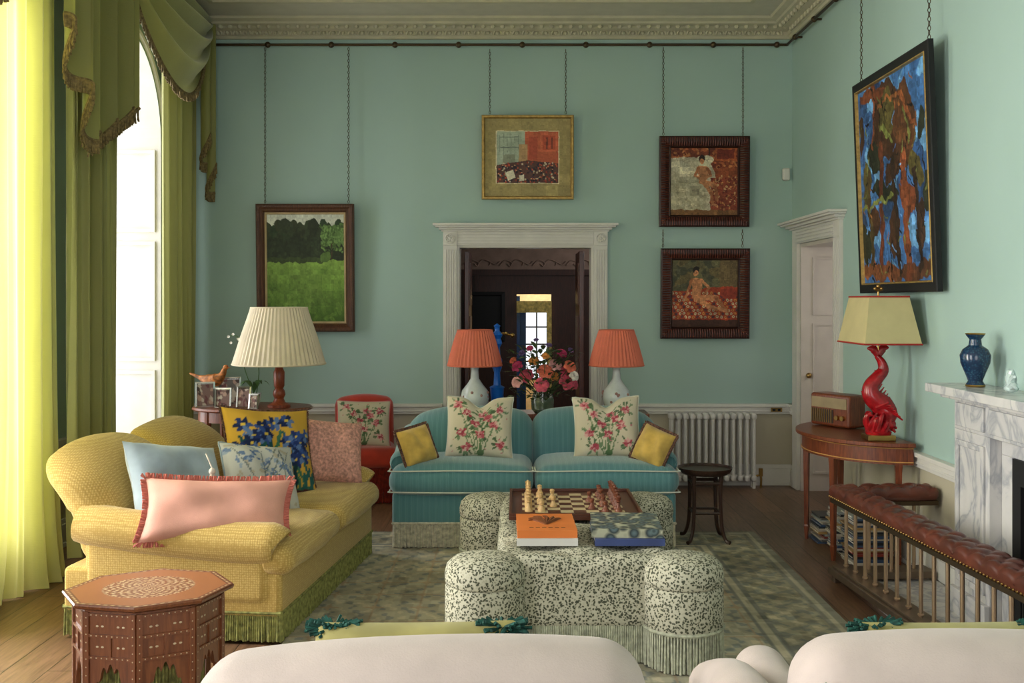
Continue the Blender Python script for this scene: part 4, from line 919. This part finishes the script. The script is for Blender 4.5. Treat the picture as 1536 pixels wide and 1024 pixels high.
g=G('pheasant_figurine',(-2.44,8.3,.801),R(170))
mPh=M('pheasant_brown',(150,92,40),.5,var=.35,vs=40)
add(g,'body',mPh,sweep([(.2,0,.26),(.12,0,.23),(.05,0,.21),(-.03,0,.21),(-.08,0,.25),(-.1,0,.30)],[.006,.016,.045,.055,.028,.018],10,5),ball((-.11,0,.31),.022),sweep([(-.12,0,.31),(-.15,0,.305)],[.008,.002],6,1),sweep([(0,.02,.17),(0,.02,.05)],.006,5,1),sweep([(0,-.02,.17),(0,-.02,.05)],.006,5,1),lathe([(.05,0),(.05,.03),(.03,.06),(.0001,.06)],12))
add(g,'head_crest',M('pheasant_head',(150,40,30),.4),ball((-.118,0,.315),.014))
g=G('white_orchid',(-2.15,8.46,.801))
add(g,'pot',mCer,lathe([(.045,0),(.06,.08),(.06,.09),(.0001,.085)],20))
o=[sweep([(0,0,.08),(-.08,0,.3),(-.1,0,.5),(-.15,-.02,.56),(-.2,-.02,.55)],.004,5,4),sweep([(.02,0,.08),(.04,0,.25),(.03,0,.42),(.06,0,.47)],.004,5,4)]
for k in range(5): 
    a=k*1.3;o.append(grid(lambda u,t:(.13*u*math.cos(a)-(t-.5)*.05*math.sin(pi*u)*math.sin(a),.13*u*math.sin(a)+(t-.5)*.05*math.sin(pi*u)*math.cos(a),.09+.1*math.sin(pi*u*.8)),6,2))
add(g,'stems_leaves',M('orchid_green',(70,104,54),.5),*o,sharp=180)
o=[]
for p in((-.2,-.03,.55),(-.16,-.04,.57),(-.12,-.03,.53),(-.18,-.03,.5)): o+=flower(p,.03,(0,-1,.2),5,1)
add(g,'blossoms',M('orchid_white',(226,224,216),.6,var=0),*o,sharp=180)
g=G('red_slipper_chair',(-1.25,8.62,0),R(12))
add(g,'seat',mRed,soft((0,-.02,.36),(.5,.52,.17),.06,(6,6,2),lambda x,y,z,hx,hy,hz:(x,y,z+(.02*(1-(x/hx)**2)*(1-(y/hy)**2) if z>0 else 0))))
add(g,'back',mRed,soft((0,.22,.60),(.5,.13,.48),.06,(8,2,6),lambda x,y,z,hx,hy,hz:(x,y+.12*((z+hz)/(2*hz)),z-(.04*(x/hx)**2 if z>0 else 0))))
hr=[(-.24,-.26),(.24,-.26),(.24,.24),(-.24,.24)];add(g,'fringe',mFrRed,fringe(hr,.002,.29,.011,.006));add(g,'frame_base',mRed,box(-.23,.23,-.25,.23,.14,.29))
cush('floral_cushion',.44,.38,.13,T(-1.26,8.5,.635,-14,2,12),mPrint,floral(9),ears=.05,edge=('pipe',M('rose_piping',(200,100,108),.8),.005))
# ------------------------------------------------------------------ octagonal table
g=G('octagonal_inlaid_table',(-1.405,3.95,0),R(9));g.scale=(1,.88,1);Hh=.555;ro=.312
def octr(a): 
    q=(a%(pi/4))-pi/8; return math.cos(pi/8)/math.cos(q)
nr,na=80,240;V=[];F=[];cc=[]
for j in range(nr+1):
    for i in range(na):
        a=2*pi*i/na;r=ro*j/nr*octr(a);V.append((r*math.cos(a),r*math.sin(a),Hh))
        t=j/nr;rr=math.hypot(V[-1][0],V[-1][1])/ro
        col=(150,94,56)
        if t>.965: col=(104,58,34)
        elif t>.945: col=(190,168,130) if i%4<2 else (112,62,36)
        elif t>.92: col=(104,56,32)
        elif rr<.54:
            px,py=V[-1][0]/ro,V[-1][1]/ro;k=math.sin(a*16+rr*8)*math.sin(rr*72)+.7*math.sin(px*85)*math.sin(py*85)
            col=(190,164,128) if k>.3 else (126,76,46)
            if rr>.52: col=(190,164,128) if i%4<2 else (112,62,36)
        cc.append(lin(col))
for j in range(nr):
    for i in range(na): F.append((j*na+i,j*na+(i+1)%na,(j+1)*na+(i+1)%na,(j+1)*na+i))
add(g,'inlaid_top',mInlay,(V,[f[::-1] for f in F]),cols=np.array(cc),smooth=False)
def octp(r,z): return [(r*octr(k*pi/4)*math.cos(k*pi/4),r*octr(k*pi/4)*math.sin(k*pi/4),z) for k in range(8)]
def octring(lst):
    v=[p for r,z in lst for p in octp(r,z)];f=[]
    for j in range(len(lst)-1):
        for i in range(8): f.append((j*8+i,j*8+(i+1)%8,j*8+8+(i+1)%8,j*8+8+i))
    return v,f
add(g,'top_edge',mOcta,octring([(ro,Hh-.0005),(ro+.004,Hh-.006),(ro,Hh-.016),(ro-.02,Hh-.024),(ro-.05,Hh-.03)]),smooth=False)
o=[];dots=[];r2=ro-.04;ap=r2*math.cos(pi/8);hwid=r2*math.sin(pi/8)
for k in range(8):
    m=Euler((0,0,pi/8+k*pi/4+pi/2)).to_matrix().to_4x4()
    def up(x):
        q=abs(x)/(hwid-.02)
        return .0 if q>=1 else .3*(1-q**2.2)**.5+.035*abs(math.cos(q*9))
    xs=[-hwid+2*hwid*i/40 for i in range(41)];v=[];f=[]
    for x in xs:
        z=up(x);v+=[(x,-ap,z),(x,-ap,Hh-.03),(x,-ap+.015,z),(x,-ap+.015,Hh-.03)]
    for i in range(40):
        a=i*4;b=a+4;f+=[(a,b,b+1,a+1),(a+2,a+3,b+3,b+2),(a,a+2,b+2,b)]
    o.append(tf((v,f),m));
    o+=[tf(box(-hwid+.02,hwid-.02,-ap-.007,-ap,z,z+.012),m) for z in(.35,.43,.505)]
    o+=[tf(box(-.006,.006,-ap-.006,-ap,.362,.43),m),tf(box(-hwid,-hwid+.02,-ap-.008,-ap,0,.52),m),tf(box(hwid-.02,hwid,-ap-.008,-ap,0,.52),m)]
    for i in range(8):
        x=-hwid+.03+(2*hwid-.06)*i/7
        for z in(.356,.436,.511): dots.append(tf(ball((x,-ap-.007,z),.0028,5,4,(1,.4,1)),m))
        if i in(1,2,5,6):
            for z in(.395,.47): dots.append(tf(ball((x,-ap-.001,z),.004,5,4,(1.6,.4,1)),m))
    for z in[.02+.03*i for i in range(17)]:
        for x in(-hwid+.01,hwid-.01): dots.append(tf(ball((x,-ap-.008,z),.0026,5,4,(1,.4,1)),m))
add(g,'sides',mOcta,*o,smooth=False);add(g,'pearl_inlay',M('mother_of_pearl',(190,170,140),.3,var=0),*dots)
add(g,'sofa_fringe_standin',mFrGreen,fringe([(.2*math.cos(k*pi/4),.2*math.sin(k*pi/4)) for k in range(8)],.1,.3,.012,.006))  # stands in for the sofa's fringe seen through the arches
# ------------------------------------------------------------------ foreground armchairs (seen from behind)
def easychair(name,cx,y0,w,top,skew,higharm=False):
    g=G(name,(cx,y0,0))
    def fb(x,y,z,hx,hy,hz):
        t=max(0,(z+hz)/(2*hz));u=x/hx
        z-=(.05*abs(u)**2.2-skew*u*.018)*t
        y-=.05*t*(1-u*u)
        return (x,y,z)
    add(g,'back',mCreamF,soft((0,.13,(.2+top)/2),(w,.25,top-.2),.11,(16,3,8),fb))
    add(g,'seat_cushion',mCreamF,soft((0,.55,.36),(w-.2,.66,.18),.06,(6,6,2)))
    add(g,'base',mCreamF,soft((0,.5,.2),(w-.02,.76,.24),.04,(3,3,2)))
    for s in(-1,1):
        add(g,'arm_%d'%(1 if s<0 else 2),mCreamF,soft((s*(w/2-.08),.5,.4),(.16,.7,.4),.075,(3,6,3)))
        if higharm:
            add(g,'scroll_arm_%d'%(1 if s<0 else 2),mCreamF,sweep([(s*(w/2+.06),.12,.60),(s*(w/2+.06),.15,.605),(s*(w/2+.06),.32,.60),(s*(w/2+.06),.52,.57),(s*(w/2+.06),.8,.47)],[.055,.07,.078,.078,.075],18,5),soft((s*(w/2+.05),.45,.32),(.12,.7,.44),.05,(3,5,3)))
            add(g,'arm_piping_%d'%(1 if s<0 else 2),mPipeG,sweep([(s*(w/2-.02),.03,.2),(s*(w/2-.0),.0,.5),(s*(w/2-.0),-.002,.68),(s*(w/2-.05),.0,.775)],.005,6,5))
    add(g,'legs',mDark,*[cyl(sx*(w/2-.1),yy,0,.09,.02,.026) for sx in(-1,1) for yy in(.2,.8)])
    return g
easychair('blush_armchair',-.23,2.36,1.08,.85,1)
easychair('blush_armchair',1.15,2.36,.98,.865,-.5,True)
mOC=M('olive_yellow_velvet',(158,150,90),.7,sheen=.4);mTl=M('teal_tassel',(28,70,62),.9,var=.3,vs=60)
for x in(-.27,1.22):
    gg=cush('olive_cushion',.56,.42,.12,T(x,2.79,.565,-14,0,2),mOC,ears=.02)
    pcs=[]
    for sx in(-1,1):
        for k in range(130):
            a=random.uniform(0,6.3);e=random.uniform(-.6,.8);px=x+sx*.23;pz=.75
            d=Vector((math.cos(a),math.sin(a),e)).normalized()*random.uniform(.05,.075)
            pcs.append(sweep([(px,2.84,pz),(px+d.x*1.2,2.84+d.y*.6,pz+d.z*.55)],[.004,.005],4,1))
    add(gg,'tassels',mTl,*pcs)
# ------------------------------------------------------------------ lights, world, camera
def area(name,loc,rot,sx,sy,e,col=(1,1,1)):
    l=bpy.data.lights.new(name,'AREA');l.shape='RECTANGLE';l.size=sx;l.size_y=sy;l.energy=e;l.color=col
    o=bpy.data.objects.new(name,l);o.location=loc;o.rotation_euler=rot;scene.collection.objects.link(o);return o
for i,(a,b) in enumerate(WIN): area('window_daylight',(XL-.8,(a+b)/2,2.1),(0,R(-90),0),3.4,1.6,(270,500,70)[i],(1,.985,.955))
area('window_daylight',(.1,YF-.5,1.95),(R(90),0,0),2.6,2.9,85,(1,.98,.95))  # added fill from behind the camera, for the foreground chair backs
l=bpy.data.lights.new('end_room_light','POINT');l.energy=60;l.shadow_soft_size=.3;o=bpy.data.objects.new('end_room_light',l);o.location=(.3,14,2.2);scene.collection.objects.link(o)
l=bpy.data.lights.new('far_room_light','POINT');l.energy=30;l.shadow_soft_size=.3;o=bpy.data.objects.new('far_room_light',l);o.location=(1.9,11,2.4);scene.collection.objects.link(o)
l=bpy.data.lights.new('passage_light','POINT');l.energy=6;l.shadow_soft_size=.2;o=bpy.data.objects.new('passage_light',l);o.location=(XR+.85,8.2,1.7);scene.collection.objects.link(o)
w=bpy.data.worlds.new('World');scene.world=w;w.use_nodes=True
bg=w.node_tree.nodes['Background'];bg.inputs[0].default_value=(.92,.96,1,1);bg.inputs[1].default_value=1.1
cam=bpy.data.cameras.new('camera');cam.sensor_width=36;cam.lens=1550*36/1536;cam.shift_x=-7/1536;cam.shift_y=-62/1536;cam.clip_start=.05
co=bpy.data.objects.new('camera',cam);co.location=(0,0,1.65);co.rotation_euler=(R(90),0,0);scene.collection.objects.link(co);scene.camera=co
scene.view_settings.view_transform='Standard'
scene.view_settings.exposure=.08
